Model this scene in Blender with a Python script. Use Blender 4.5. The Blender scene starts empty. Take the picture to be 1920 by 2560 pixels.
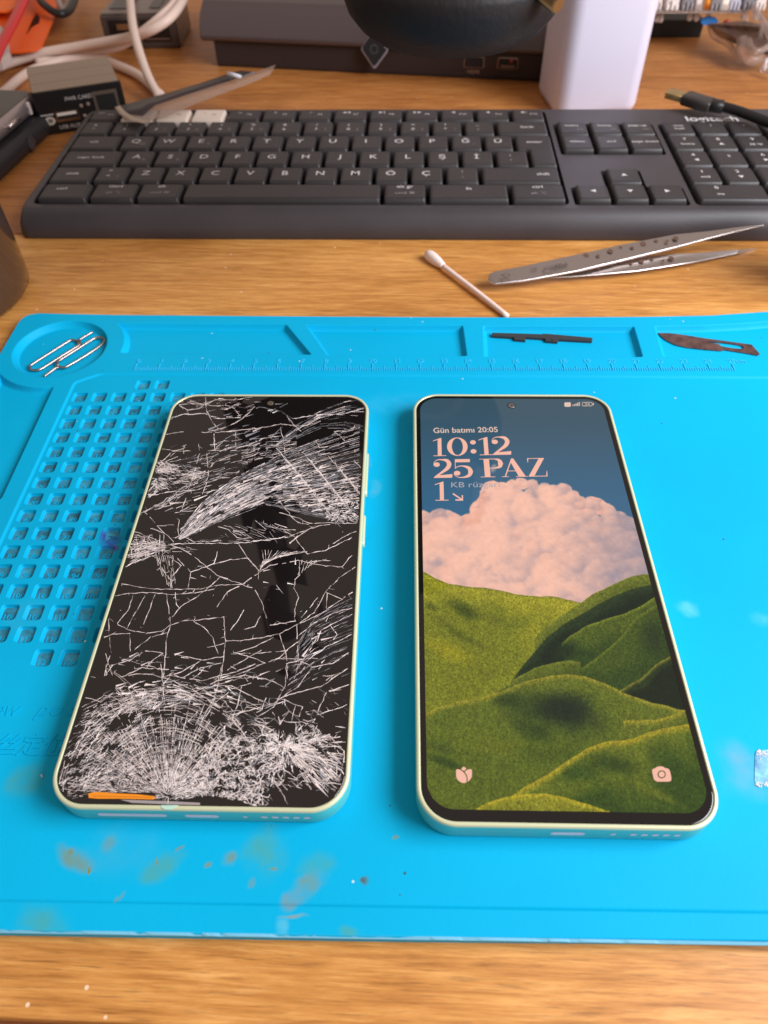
import bpy, bmesh, math, random
import numpy as np
from mathutils import Vector, Matrix
from mathutils.geometry import delaunay_2d_cdt
random.seed(7); rng = np.random.default_rng(11)
K = 0.01                      # all modelling below is in centimetres; the scene is in metres
S = bpy.context.scene; COL = S.collection; PI = math.pi

# ------------------------------------------------------------------ camera
CF, CT, CR, CH = 1842.88, 0.8478, -0.0182, 19.1634      # focal (px of 1920), pitch down, roll, height above mat
cam = bpy.data.cameras.new('camera'); co = bpy.data.objects.new('camera', cam); COL.objects.link(co); S.camera = co
cam.sensor_fit = 'HORIZONTAL'; cam.sensor_width = 36; cam.lens = 36 * CF / 1920
cam.clip_start = .01; cam.clip_end = 20
fw = Vector((0, math.cos(CT), -math.sin(CT))); up0 = Vector((0, math.sin(CT), math.cos(CT))); rt0 = Vector((1, 0, 0))
rt = rt0 * math.cos(CR) + up0 * math.sin(CR); up = up0 * math.cos(CR) - rt0 * math.sin(CR)
m = Matrix((rt, up, -fw)).transposed().to_4x4(); m.translation = Vector((0, 0, CH * K)); co.matrix_world = m
cam.dof.use_dof = True; cam.dof.focus_distance = .235; cam.dof.aperture_fstop = 22

# ------------------------------------------------------------------ light
W = bpy.data.worlds.new('World'); S.world = W; W.use_nodes = True
bg = W.node_tree.nodes['Background']; bg.inputs[0].default_value = (1.0, .80, .68, 1); bg.inputs[1].default_value = .44
def area(name, loc, tgt, sx, sy, power, colr):
    L = bpy.data.lights.new(name, 'AREA'); L.shape = 'RECTANGLE'; L.size = sx * K; L.size_y = sy * K
    L.energy = power; L.color = colr; o = bpy.data.objects.new(name, L); COL.objects.link(o)
    o.location = Vector(loc) * K; o.rotation_euler = (Vector(tgt) - Vector(loc)).to_track_quat('-Z', 'Y').to_euler(); return o
area('window_light', (60, 2, 49), (2, 15, 0), 54, 42, 12.2, (.93, .95, 1.0))
S.view_settings.view_transform = 'Standard'; S.view_settings.look = 'None'
S.view_settings.exposure = 0; S.view_settings.gamma = 1

# ------------------------------------------------------------------ materials
def lin(r, g, b):
    f = lambda c: (c / 255 / 12.92) if c <= 10 else ((c / 255 + .055) / 1.055) ** 2.4
    return (f(r), f(g), f(b), 1)
def mat(name, colr, rough=.5, metal=0., spec=.5, coat=0., trans=0., ior=1.45, emis=None, es=0., bump=0., bscale=200., alpha=1., var=0., vscale=60.):
    M = bpy.data.materials.new(name); M.use_nodes = True; N = M.node_tree.nodes; L = M.node_tree.links
    p = N['Principled BSDF']; c = tuple(colr[:3]) + (1,)
    p.inputs['Base Color'].default_value = c; p.inputs['Roughness'].default_value = rough
    p.inputs['Metallic'].default_value = metal; p.inputs['Specular IOR Level'].default_value = spec
    p.inputs['Coat Weight'].default_value = coat; p.inputs['Coat Roughness'].default_value = .03
    p.inputs['Transmission Weight'].default_value = trans; p.inputs['IOR'].default_value = ior; p.inputs['Alpha'].default_value = alpha
    if emis: p.inputs['Emission Color'].default_value = tuple(emis[:3]) + (1,); p.inputs['Emission Strength'].default_value = es
    tc = N.new('ShaderNodeTexCoord')
    if bump:
        n = N.new('ShaderNodeTexNoise'); n.inputs['Scale'].default_value = bscale; n.inputs['Detail'].default_value = 4
        b = N.new('ShaderNodeBump'); b.inputs['Strength'].default_value = bump; b.inputs['Distance'].default_value = .0003
        L.new(tc.outputs['Object'], n.inputs['Vector']); L.new(n.outputs['Fac'], b.inputs['Height']); L.new(b.outputs['Normal'], p.inputs['Normal'])
    if var:
        n = N.new('ShaderNodeTexNoise'); n.inputs['Scale'].default_value = vscale; n.inputs['Detail'].default_value = 6
        r = N.new('ShaderNodeValToRGB'); r.color_ramp.elements[0].position = .3; r.color_ramp.elements[1].position = .7
        r.color_ramp.elements[0].color = tuple(x * (1 - var) for x in c[:3]) + (1,)
        r.color_ramp.elements[1].color = tuple(min(1, x * (1 + var)) for x in c[:3]) + (1,)
        L.new(tc.outputs['Object'], n.inputs['Vector']); L.new(n.outputs['Fac'], r.inputs['Fac']); L.new(r.outputs['Color'], p.inputs['Base Color'])
    return M

def wood_mat(name, dark, mid, light, rot=0.0, specks=True):
    M = bpy.data.materials.new(name); M.use_nodes = True; N = M.node_tree.nodes; L = M.node_tree.links; p = N['Principled BSDF']
    tc = N.new('ShaderNodeTexCoord')
    def noise(sc, scale, detail, rough=.6, dist=0.):
        mp = N.new('ShaderNodeMapping'); mp.inputs['Scale'].default_value = sc; mp.inputs['Rotation'].default_value = (0, 0, rot)
        n = N.new('ShaderNodeTexNoise'); n.inputs['Scale'].default_value = scale; n.inputs['Detail'].default_value = detail
        n.inputs['Roughness'].default_value = rough; n.inputs['Distortion'].default_value = dist
        L.new(tc.outputs['Object'], mp.inputs['Vector']); L.new(mp.outputs['Vector'], n.inputs['Vector']); return n
    n1 = noise((13, 150, 150), 2.2, 7, .66, .35); n2 = noise((30, 620, 620), 1.8, 5, .75); n3 = noise((7, 26, 26), 1.5, 4)
    mx = N.new('ShaderNodeMath'); mx.operation = 'MULTIPLY_ADD'; mx.inputs[1].default_value = .46
    L.new(n1.outputs['Fac'], mx.inputs[0])
    m2 = N.new('ShaderNodeMath'); m2.operation = 'MULTIPLY'; m2.inputs[1].default_value = .46; L.new(n2.outputs['Fac'], m2.inputs[0]); L.new(m2.outputs[0], mx.inputs[2])
    m3 = N.new('ShaderNodeMath'); m3.operation = 'MULTIPLY_ADD'; m3.inputs[1].default_value = .30; L.new(n3.outputs['Fac'], m3.inputs[0]); L.new(mx.outputs[0], m3.inputs[2])
    r = N.new('ShaderNodeValToRGB'); e = r.color_ramp.elements; e[0].position = .44; e[0].color = dark; e[1].position = .77; e[1].color = light
    k = e.new(.60); k.color = mid
    L.new(m3.outputs[0], r.inputs['Fac']); colr = r.outputs['Color']
    # fine dark pores
    n4 = noise((40, 800, 800), 2.4, 3, .5); rr = N.new('ShaderNodeValToRGB'); rr.color_ramp.elements[0].position = .30; rr.color_ramp.elements[1].position = .42
    rr.color_ramp.elements[0].color = (.35, .35, .35, 1); L.new(n4.outputs['Fac'], rr.inputs['Fac'])
    mul = N.new('ShaderNodeMixRGB'); mul.blend_type = 'MULTIPLY'; mul.inputs['Fac'].default_value = .55
    L.new(colr, mul.inputs[1]); L.new(rr.outputs['Color'], mul.inputs[2]); colr = mul.outputs['Color']
    # long worn lighter streaks
    n6 = noise((14, 120, 120), 2, 6, .7, .5); r6 = N.new('ShaderNodeValToRGB'); r6.color_ramp.elements[0].position = .56; r6.color_ramp.elements[1].position = .74
    L.new(n6.outputs['Fac'], r6.inputs['Fac']); f6 = N.new('ShaderNodeMath'); f6.operation = 'MULTIPLY'; f6.inputs[1].default_value = .38; L.new(r6.outputs['Color'], f6.inputs[0])
    mm = N.new('ShaderNodeMixRGB'); mm.inputs[2].default_value = (min(1, light[0] * 1.15), light[1] * 1.3, light[2] * 1.7, 1); L.new(f6.outputs[0], mm.inputs['Fac']); L.new(colr, mm.inputs[1]); colr = mm.outputs['Color']
    if specks:
        v = N.new('ShaderNodeTexVoronoi'); v.inputs['Scale'].default_value = 170; L.new(tc.outputs['Object'], v.inputs['Vector'])
        sm = N.new('ShaderNodeMath'); sm.operation = 'LESS_THAN'; sm.inputs[1].default_value = .085; L.new(v.outputs['Distance'], sm.inputs[0])
        sep = N.new('ShaderNodeSeparateColor'); L.new(v.outputs['Color'], sep.inputs[0]); g = N.new('ShaderNodeMath'); g.operation = 'GREATER_THAN'; g.inputs[1].default_value = .86
        L.new(sep.outputs[0], g.inputs[0]); a = N.new('ShaderNodeMath'); a.operation = 'MULTIPLY'; L.new(sm.outputs[0], a.inputs[0]); L.new(g.outputs[0], a.inputs[1])
        mm = N.new('ShaderNodeMixRGB'); mm.inputs[2].default_value = (.80, .56, .38, 1); L.new(a.outputs[0], mm.inputs['Fac']); L.new(colr, mm.inputs[1]); colr = mm.outputs['Color']
    L.new(colr, p.inputs['Base Color'])
    rg = N.new('ShaderNodeMapRange'); rg.inputs['To Min'].default_value = .32; rg.inputs['To Max'].default_value = .55; L.new(n3.outputs['Fac'], rg.inputs['Value']); L.new(rg.outputs['Result'], p.inputs['Roughness'])
    b = N.new('ShaderNodeBump'); b.inputs['Strength'].default_value = .25; b.inputs['Distance'].default_value = .0004; L.new(m3.outputs[0], b.inputs['Height']); L.new(b.outputs['Normal'], p.inputs['Normal'])
    return M

M_wood = wood_mat('varnished_wood', (.30, .105, .016, 1), (.53, .225, .050, 1), (.76, .39, .115, 1), .05)
M_wood2 = wood_mat('red_wood', (.10, .028, .010, 1), (.20, .06, .02, 1), (.30, .11, .045, 1), .05, False)

def silicone_mat():
    M = bpy.data.materials.new('blue_silicone'); M.use_nodes = True; N = M.node_tree.nodes; L = M.node_tree.links; p = N['Principled BSDF']
    tc = N.new('ShaderNodeTexCoord'); colr = None
    base = (.0035, .345, .69, 1)
    n = N.new('ShaderNodeTexNoise'); n.inputs['Scale'].default_value = 9; n.inputs['Detail'].default_value = 5; L.new(tc.outputs['Object'], n.inputs['Vector'])
    r = N.new('ShaderNodeValToRGB'); r.color_ramp.elements[0].color = (.0, .355, .61, 1); r.color_ramp.elements[1].color = (.0, .40, .68, 1); r.color_ramp.elements[0].position = .35; r.color_ramp.elements[1].position = .65
    L.new(n.outputs['Fac'], r.inputs['Fac']); colr = r.outputs['Color']
    nz = N.new('ShaderNodeTexNoise'); nz.inputs['Scale'].default_value = 70; nz.inputs['Detail'].default_value = 4; L.new(tc.outputs['Object'], nz.inputs['Vector'])
    off = N.new('ShaderNodeVectorMath'); off.operation = 'MULTIPLY_ADD'; off.inputs[1].default_value = (.010, .010, 0)
    L.new(nz.outputs['Color'], off.inputs[0]); L.new(tc.outputs['Object'], off.inputs[2])
    nq = N.new('ShaderNodeTexNoise'); nq.inputs['Scale'].default_value = 160; nq.inputs['Detail'].default_value = 6; L.new(tc.outputs['Object'], nq.inputs['Vector'])
    brk = N.new('ShaderNodeMapRange'); brk.inputs['From Min'].default_value = .3; brk.inputs['From Max'].default_value = .7; brk.inputs['To Min'].default_value = .15; brk.inputs['To Max'].default_value = 1.25; L.new(nq.outputs['Fac'], brk.inputs['Value'])
    def stain(x, y, rx, ry, rot, c, amt, inner=.35):
        nonlocal colr
        mp = N.new('ShaderNodeMapping'); mp.vector_type = 'TEXTURE'
        mp.inputs['Location'].default_value = (x * K + .005, y * K + .005, 0); mp.inputs['Rotation'].default_value = (0, 0, rot)
        mp.inputs['Scale'].default_value = (rx * K, ry * K, 1e3)
        L.new(off.outputs[0], mp.inputs['Vector'])
        ln = N.new('ShaderNodeVectorMath'); ln.operation = 'LENGTH'; L.new(mp.outputs[0], ln.inputs[0])
        mr = N.new('ShaderNodeMapRange'); mr.interpolation_type = 'SMOOTHSTEP'; mr.inputs['From Min'].default_value = inner; mr.inputs['From Max'].default_value = 1
        mr.inputs['To Min'].default_value = amt; mr.inputs['To Max'].default_value = 0; L.new(ln.outputs['Value'], mr.inputs['Value'])
        mk = N.new('ShaderNodeMath'); mk.operation = 'MULTIPLY'; L.new(mr.outputs[0], mk.inputs[0]); L.new(brk.outputs[0], mk.inputs[1]); mx = N.new('ShaderNodeMixRGB'); mx.inputs[2].default_value = tuple(c) + (1,); L.new(mk.outputs[0], mx.inputs['Fac']); L.new(colr, mx.inputs[1]); colr = mx.outputs['Color']
    br = (.26, .26, .10); ol = (.20, .30, .16)
    for s in STAINS: stain(*s)
    L.new(colr, p.inputs['Base Color'])
    # white worn fluff on the lower edge and tiny specks
    v = N.new('ShaderNodeTexVoronoi'); v.inputs['Scale'].default_value = 190; L.new(tc.outputs['Object'], v.inputs['Vector'])
    sm = N.new('ShaderNodeMath'); sm.operation = 'LESS_THAN'; sm.inputs[1].default_value = .07; L.new(v.outputs['Distance'], sm.inputs[0])
    sep = N.new('ShaderNodeSeparateColor'); L.new(v.outputs['Color'], sep.inputs[0]); g = N.new('ShaderNodeMath'); g.operation = 'GREATER_THAN'; g.inputs[1].default_value = .9
    L.new(sep.outputs[0], g.inputs[0]); a = N.new('ShaderNodeMath'); a.operation = 'MULTIPLY'; L.new(sm.outputs[0], a.inputs[0]); L.new(g.outputs[0], a.inputs[1])
    mx = N.new('ShaderNodeMixRGB'); mx.inputs[2].default_value = (.45, .6, .65, 1); L.new(a.outputs[0], mx.inputs['Fac']); L.new(colr, mx.inputs[1])
    g2 = N.new('ShaderNodeMath'); g2.operation = 'LESS_THAN'; g2.inputs[1].default_value = .10; L.new(sep.outputs[1], g2.inputs[0])
    a2 = N.new('ShaderNodeMath'); a2.operation = 'MULTIPLY'; L.new(sm.outputs[0], a2.inputs[0]); L.new(g2.outputs[0], a2.inputs[1])
    mx2 = N.new('ShaderNodeMixRGB'); mx2.inputs[2].default_value = (.03, .12, .16, 1); L.new(a2.outputs[0], mx2.inputs['Fac']); L.new(mx.outputs['Color'], mx2.inputs[1])
    L.new(mx2.outputs['Color'], p.inputs['Base Color'])
    p.inputs['Roughness'].default_value = .55; p.inputs['Specular IOR Level'].default_value = .12
    nb = N.new('ShaderNodeTexNoise'); nb.inputs['Scale'].default_value = 900; nb.inputs['Detail'].default_value = 3; L.new(tc.outputs['Object'], nb.inputs['Vector'])
    b = N.new('ShaderNodeBump'); b.inputs['Strength'].default_value = .12; b.inputs['Distance'].default_value = .0002; L.new(nb.outputs['Fac'], b.inputs['Height']); L.new(b.outputs['Normal'], p.inputs['Normal'])
    return M

# ------------------------------------------------------------------ helpers
def at(u, v, z=0.):            # photograph pixel (1920x2560) -> the point where it meets the plane of height z (cm)
    a, b = u - 960, v - 1280; c, s = math.cos(CR), math.sin(CR); a, b = c * a + s * b, -s * a + c * b
    dz = -CF * math.sin(CT) - b * math.cos(CT); t = (z - CH) / dz
    return a * t, (CF * math.cos(CT) - b * math.sin(CT)) * t
class B:
    def __init__(s): s.v = []; s.f = []; s.sm = []; s.mi = []; s.cur = 0
    def add(s, vs, fs, smooth=False):
        o = len(s.v); s.v += [tuple(p) for p in vs]; s.f += [tuple(i + o for i in f) for f in fs]; s.sm += [smooth] * len(fs); s.mi += [s.cur] * len(fs); return s
    def xf(s, fn, start=0): s.v[start:] = [tuple(fn(*p)) for p in s.v[start:]]; return s
    def mesh(s, name, mats):
        me = bpy.data.meshes.new(name); me.from_pydata([(x * K, y * K, z * K) for x, y, z in s.v], [], s.f)
        for m_ in (mats if isinstance(mats, (list, tuple)) else [mats]): me.materials.append(m_)
        me.polygons.foreach_set('use_smooth', s.sm); me.polygons.foreach_set('material_index', s.mi); me.update(); return me
    def obj(s, name, mats, parent=None, **kw):
        o = bpy.data.objects.new(name, s.mesh(name, mats)); COL.objects.link(o)
        if parent: o.parent = parent
        for k, v in kw.items(): o[k] = v
        return o
def tag(o, label, cat, group=None):
    o['label'] = label; o['category'] = cat
    if group: o['group'] = group
    return o
def thing(name, loc, rot, label, cat, group=None):
    o = bpy.data.objects.new(name, None); COL.objects.link(o); o.location = Vector(loc) * K; o.empty_display_size = .01
    o.rotation_euler = (0, 0, rot) if not isinstance(rot, tuple) else rot
    return tag(o, label, cat, group)
def fit_bevel(o, w, seg=3, ang=35):
    b = o.modifiers.new('bevel', 'BEVEL'); b.width = w * K; b.segments = seg; b.limit_method = 'ANGLE'; b.angle_limit = math.radians(ang)
    for p in o.data.polygons: p.use_smooth = True
    wn = o.modifiers.new('wn', 'WEIGHTED_NORMAL'); wn.keep_sharp = True
    return o
def box(b, x0, x1, y0, y1, z0, z1):
    return b.add([(x0, y0, z0), (x1, y0, z0), (x1, y1, z0), (x0, y1, z0), (x0, y0, z1), (x1, y0, z1), (x1, y1, z1), (x0, y1, z1)],
                 [(3, 2, 1, 0), (4, 5, 6, 7), (0, 1, 5, 4), (1, 2, 6, 5), (2, 3, 7, 6), (3, 0, 4, 7)])
def rrect(x0, x1, y0, y1, r, n=8):
    r = min(r, (x1 - x0) / 2 - 1e-4, (y1 - y0) / 2 - 1e-4); out = []
    for cx, cy, a0 in ((x1 - r, y0 + r, -90), (x1 - r, y1 - r, 0), (x0 + r, y1 - r, 90), (x0 + r, y0 + r, 180)):
        for i in range(n + 1):
            a = math.radians(a0 + 90 * i / n); out.append((cx + r * math.cos(a), cy + r * math.sin(a)))
    return out
def ccw(p):
    a = sum(p[i][0] * p[(i + 1) % len(p)][1] - p[(i + 1) % len(p)][0] * p[i][1] for i in range(len(p)))
    return p if a > 0 else p[::-1]
def roundpoly(pts, r, n=5):
    pts = ccw(list(pts)); out = []; m_ = len(pts)
    for i in range(m_):
        p0, p1, p2 = Vector(pts[i - 1]), Vector(pts[i]), Vector(pts[(i + 1) % m_])
        d0 = (p0 - p1); d1 = (p2 - p1); t = min(r, d0.length * .45, d1.length * .45)
        a = p1 + d0.normalized() * t; b = p1 + d1.normalized() * t
        for k in range(n + 1):
            s = k / n; out.append(tuple(a * (1 - s) ** 2 + p1 * 2 * s * (1 - s) + b * s * s))
    return out
def inset(p, d):               # inward for a CCW outline
    out = []; n = len(p)
    for i in range(n):
        a, b, c = p[i - 1], p[i], p[(i + 1) % n]
        e0 = Vector((b[0] - a[0], b[1] - a[1])); e1 = Vector((c[0] - b[0], c[1] - b[1]))
        if e0.length < 1e-7: e0 = e1
        if e1.length < 1e-7: e1 = e0
        e0.normalize(); e1.normalize(); n0 = Vector((-e0.y, e0.x)); n1 = Vector((-e1.y, e1.x)); m_ = (n0 + n1)
        l = m_.length
        if l < 1e-6: out.append(b); continue
        m_ /= l; k = d / max(.35, m_.dot(n0)); out.append((b[0] + m_.x * k, b[1] + m_.y * k))
    return out
def fill(b, outer, holes, z, smooth=False, zf=None):
    bm = bmesh.new(); es = []
    for lp in [outer] + list(holes):
        vs = [bm.verts.new((x, y, 0)) for x, y in lp]
        for i in range(len(vs)): es.append(bm.edges.new((vs[i], vs[(i + 1) % len(vs)])))
    bmesh.ops.triangle_fill(bm, use_beauty=True, use_dissolve=False, edges=es, normal=(0, 0, 1))
    bm.verts.index_update(); bm.normal_update()
    vs = [(v.co.x, v.co.y, zf(v.co.x, v.co.y) if zf else z) for v in bm.verts]; fs = []
    for f in bm.faces:
        ix = [v.index for v in f.verts]; fs.append(ix if f.normal.z > 0 else ix[::-1])
    bm.free(); b.add(vs, fs, smooth); return b
def loft(b, rings, smooth=True, cap0=False, cap1=False, flip=False):   # rings of equal length, each a closed list of (x,y,z)
    n = len(rings[0]); vs = [p for r in rings for p in r]; fs = []
    for k in range(len(rings) - 1):
        for i in range(n):
            j = (i + 1) % n; q = (k * n + i, k * n + j, (k + 1) * n + j, (k + 1) * n + i); fs.append(q[::-1] if flip else q)
    if cap0: fs.append(tuple(range(n))[::-1] if not flip else tuple(range(n)))
    if cap1: q = tuple((len(rings) - 1) * n + i for i in range(n)); fs.append(q if not flip else q[::-1])
    b.add(vs, fs, smooth); return b
def prism(b, outline, z0, z1, bev=0., seg=3, smooth=True, inset_bottom=False):   # rounded slab
    o = ccw(outline); rings = [[(x, y, z0) for x, y in o]]
    if bev:
        rings.append([(x, y, z1 - bev) for x, y in o])
        for k in range(1, seg + 1):
            a = PI / 2 * k / seg; rings.append([(x, y, z1 - bev + bev * math.sin(a)) for x, y in inset(o, bev * (1 - math.cos(a)))])
    else: rings.append([(x, y, z1) for x, y in o])
    loft(b, rings, smooth); top = [(p[0], p[1]) for p in rings[-1]]; fill(b, top, [], z1)
    return top
def recess(b, outline, z, depth, lip=.05, wall=.05, foot=.10):
    o = ccw(outline); prof = [(0, 0), (lip * .45, -lip * .12), (lip * .85, -lip * .45), (lip, -lip), (lip + wall, -depth + foot), (lip + wall + foot * .3, -depth + foot * .35), (lip + wall + foot, -depth)]
    rings = [[(x, y, z + dz) for x, y in inset(o, d)] for d, dz in prof]
    loft(b, rings, True); fill(b, [(p[0], p[1]) for p in rings[-1]], [], z - depth)
    return o
def tube(b, pts, r, n=10, sub=8, caps=True, flat=1.0):
    P = [Vector(p) for p in pts]; Q = []
    if len(P) > 2:
        for i in range(len(P) - 1):
            p0 = P[max(i - 1, 0)]; p1 = P[i]; p2 = P[i + 1]; p3 = P[min(i + 2, len(P) - 1)]
            for k in range(sub):
                t = k / sub; Q.append(.5 * ((2 * p1) + (p2 - p0) * t + (2 * p0 - 5 * p1 + 4 * p2 - p3) * t * t + (3 * p1 - p0 - 3 * p2 + p3) * t ** 3))
        Q.append(P[-1])
    else: Q = P
    rings = []; nrm = None
    for i, q in enumerate(Q):
        t = (Q[min(i + 1, len(Q) - 1)] - Q[max(i - 1, 0)]).normalized()
        if nrm is None: nrm = t.cross(Vector((0, 0, 1))); nrm = nrm.normalized() if nrm.length > .01 else Vector((1, 0, 0))
        nrm = (nrm - t * nrm.dot(t)).normalized(); bn = t.cross(nrm); rr = r[i * (len(r) - 1) // max(1, len(Q) - 1)] if isinstance(r, (list, tuple)) else r
        rings.append([tuple(q + nrm * rr * math.cos(2 * PI * k / n) + bn * rr * flat * math.sin(2 * PI * k / n)) for k in range(n)])
    return loft(b, rings, True, caps, caps)
def lathe(b, prof, cx=0, cy=0, n=48, smooth=True):       # prof: (r,z) from bottom to top
    rings = [[(cx + r * math.cos(2 * PI * k / n), cy + r * math.sin(2 * PI * k / n), z) for k in range(n)] for r, z in prof]
    return loft(b, rings, smooth, prof[0][0] > 1e-5, prof[-1][0] > 1e-5)
_tc = {}
def text_geo(s, size=1., shear=0., bold=0.):
    key = (s, size, shear, bold)
    if key in _tc: return _tc[key]
    cu = bpy.data.curves.new('t', 'FONT'); cu.body = s; cu.size = size; cu.shear = shear; cu.offset = bold; cu.resolution_u = 3; cu.fill_mode = 'BOTH'
    o = bpy.data.objects.new('t', cu); COL.objects.link(o); dg = bpy.context.evaluated_depsgraph_get(); dg.update()
    oe = o.evaluated_get(dg); me = oe.to_mesh(); vs = [tuple(v.co) for v in me.vertices]; fs = [tuple(p.vertices) for p in me.polygons]
    oe.to_mesh_clear(); bpy.data.objects.remove(o); bpy.data.curves.remove(cu); _tc[key] = (vs, fs); return vs, fs
def text_into(b, s, x, y, z, size, align='c', shear=0., sx=1., rot=0., bold=0., fn=None):
    vs, fs = text_geo(s, 1., shear, bold)
    if not vs: return
    xs = [v[0] for v in vs]; w0, w1 = min(xs), max(xs); ox = (w0 + w1) / 2 if align == 'c' else (w0 if align == 'l' else w1)
    c, sn = math.cos(rot), math.sin(rot); out = []
    for v in vs:
        px = (v[0] - ox) * size * sx; py = v[1] * size; px, py = px * c - py * sn, px * sn + py * c
        p = (x + px, y + py, z); out.append(fn(*p) if fn else p)
    # make faces look up
    good = []
    for f in fs:
        a, b_, c_ = Vector(out[f[0]]), Vector(out[f[1]]), Vector(out[f[2]]); good.append(f if (b_ - a).cross(c_ - a).z >= 0 else f[::-1])
    b.add(out, good)
def text_raised(b, s, x, y, z, size, h, **kw):           # relief lettering: flat face plus side walls
    t = B(); text_into(t, s, x, y, z + h, size, **kw)
    if not t.v: return
    from collections import Counter
    ec = Counter(); dirs = {}
    for f in t.f:
        for i in range(len(f)):
            a, c = f[i], f[(i + 1) % len(f)]; ec[frozenset((a, c))] += 1; dirs[frozenset((a, c))] = (a, c)
    n = len(t.v); vs = t.v + [(p[0], p[1], z - .001) for p in t.v]; fs = list(t.f)
    for e, c in ec.items():
        if c == 1 and len(e) == 2: a, c2 = dirs[e]; fs.append((c2, a, a + n, c2 + n))
    b.add(vs, fs)
def strokeb(b, pts, ws, z, fn=None, sub=6, smooth=True):          # flat stroke of varying width
    P = [Vector(p) for p in pts]; Q = []; Wd = []
    if smooth and len(P) > 2:
        for i in range(len(P) - 1):
            p0 = P[max(i - 1, 0)]; p1 = P[i]; p2 = P[i + 1]; p3 = P[min(i + 2, len(P) - 1)]
            for k in range(sub):
                t = k / sub; Q.append(.5 * ((2 * p1) + (p2 - p0) * t + (2 * p0 - 5 * p1 + 4 * p2 - p3) * t * t + (3 * p1 - p0 - 3 * p2 + p3) * t ** 3)); Wd.append(ws[i] * (1 - t) + ws[i + 1] * t)
        Q.append(P[-1]); Wd.append(ws[-1])
    else: Q = P; Wd = ws
    L_, R_ = [], []
    for i, q in enumerate(Q):
        t = Q[min(i + 1, len(Q) - 1)] - Q[max(i - 1, 0)]
        t = t.normalized() if t.length > 1e-9 else Vector((1, 0)); n = Vector((-t.y, t.x)) * Wd[i] / 2; L_.append(q + n); R_.append(q - n)
    vs = [(p.x, p.y, z) for p in L_] + [(p.x, p.y, z) for p in R_]; k = len(Q)
    if fn: vs = [fn(*p) for p in vs]
    b.add(vs, [(i, i + k, i + k + 1, i + 1) for i in range(k - 1)])

DZ = -.35                     # height of the desk under the mat surface

# ------------------------------------------------------------------ desk (the surface everything rests on)
M_groove = mat('desk_gap', (.02, .008, .004), .8)
DR = -.052
b = B()
def slab(x0, x1, y0, y1, z0, z1):
    prism(b, rrect(x0, x1, y0, y1, .12, 4), z0, z1, .06, 3)
slab(-90, 90, 2.13, 36.56, DZ - 2, DZ); d = b.obj('desk_top', M_wood, kind='structure'); d.rotation_euler = (0, 0, DR); d.location = (0, -.0007, 0)
M_wood3 = wood_mat('brown_back_board', (.20, .062, .012, 1), (.42, .155, .036, 1), (.62, .27, .078, 1), .05)
b = B(); slab(-90, 90, 36.62, 125, DZ - 2, DZ); d = b.obj('desk_back_board', M_wood3, kind='structure'); d.rotation_euler = (0, 0, DR); d.location = (0, -.0007, 0)
b = B(); box(b, -90, 90, -20, 2.08, DZ - 6, DZ - .55); o = b.obj('desk_front_board', M_wood2, kind='structure'); o.rotation_euler = (0, 0, DR)
b = B(); box(b, -90, 90, 1.9, 125, DZ - 2.6, DZ - 2.05); o = b.obj('desk_frame', M_groove, kind='structure'); o.rotation_euler = (0, 0, DR)

# ------------------------------------------------------------------ silicone work mat
MR = -.0305
def ml(u, v, z=0.):            # pixel -> mat coordinates
    x, y = at(u, v, z); c, s = math.cos(-MR), math.sin(-MR); return x * c - y * s, x * s + y * c
STAINS = []
def st(u, v, rx, ry, rot, c, amt, inner=.2): x, y = ml(u, v, -.06); STAINS.append((x, y, rx, ry, rot, c, amt, inner))
br = (.22, .21, .015); ol = (.09, .30, .14)
st(192, 2138, .68, .34, -.3, br, .75); st(272, 2102, .3, .22, .6, br, .8); st(410, 2155, .6, .45, .6, ol, .7)
st(573, 2142, .25, .3, 0, br, .6); st(660, 2130, .8, .8, 0, ol, .55); st(780, 2205, .62, .36, .6, br, .6); st(737, 2235, .36, .26, .6, (.30, .19, .02), .75); st(800, 2150, .6, .4, 0, ol, .45)
st(910, 2202, .19, .13, 0, (.08, .10, .08), .9, .3); st(880, 2318, .35, .2, 0, ol, .6); st(738, 2276, .5, .07, 0, (.35, .25, .06), .6)
st(705, 2306, .25, .4, 0, (.10, .45, .62), .6); st(110, 2300, .8, .5, 0, ol, .4); st(60, 1960, .7, .6, 0, ol, .55); st(300, 2120, 1.6, .8, 0, (.03, .38, .60), .6)
st(1845, 1905, .7, .95, .2, (.12, .36, .48), .75, .1); st(1880, 1960, .9, .6, 0, (.10, .38, .52), .6, .1); st(1720, 1515, .5, .35, 0, (.10, .48, .80), .8); st(1890, 1540, .5, .35, 0, (.08, .46, .80), .7)
st(935, 1220, .35, .5, 0, (.12, .42, .62), .7); st(925, 1160, .3, .3, 0, (.15, .42, .60), .6); st(1000, 1010, 3.0, .8, 0, (.03, .40, .70), .5)
st(275, 1345, .62, .62, 0, (.03, .06, .35), .85, .5); st(285, 1375, .3, .25, 0, (.10, .05, .28), .7); st(268, 1330, .3, .3, 0, (.07, .05, .30), .6)
for q_ in range(10): st(random.uniform(120, 1000), random.uniform(2100, 2300), random.uniform(.05, .16), random.uniform(.04, .10), random.uniform(0, 3), br, .8, .5)
st(60, 1540, .8, .9, 0, (.03, .36, .55), .4); st(1600, 1500, .5, 4, .3, (.004, .38, .78), .5)
M_mat = silicone_mat()
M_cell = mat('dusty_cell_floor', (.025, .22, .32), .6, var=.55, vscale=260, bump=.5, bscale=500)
M_tick = mat('dusty_relief', (.03, .48, .80), .6)
b = B()
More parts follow.
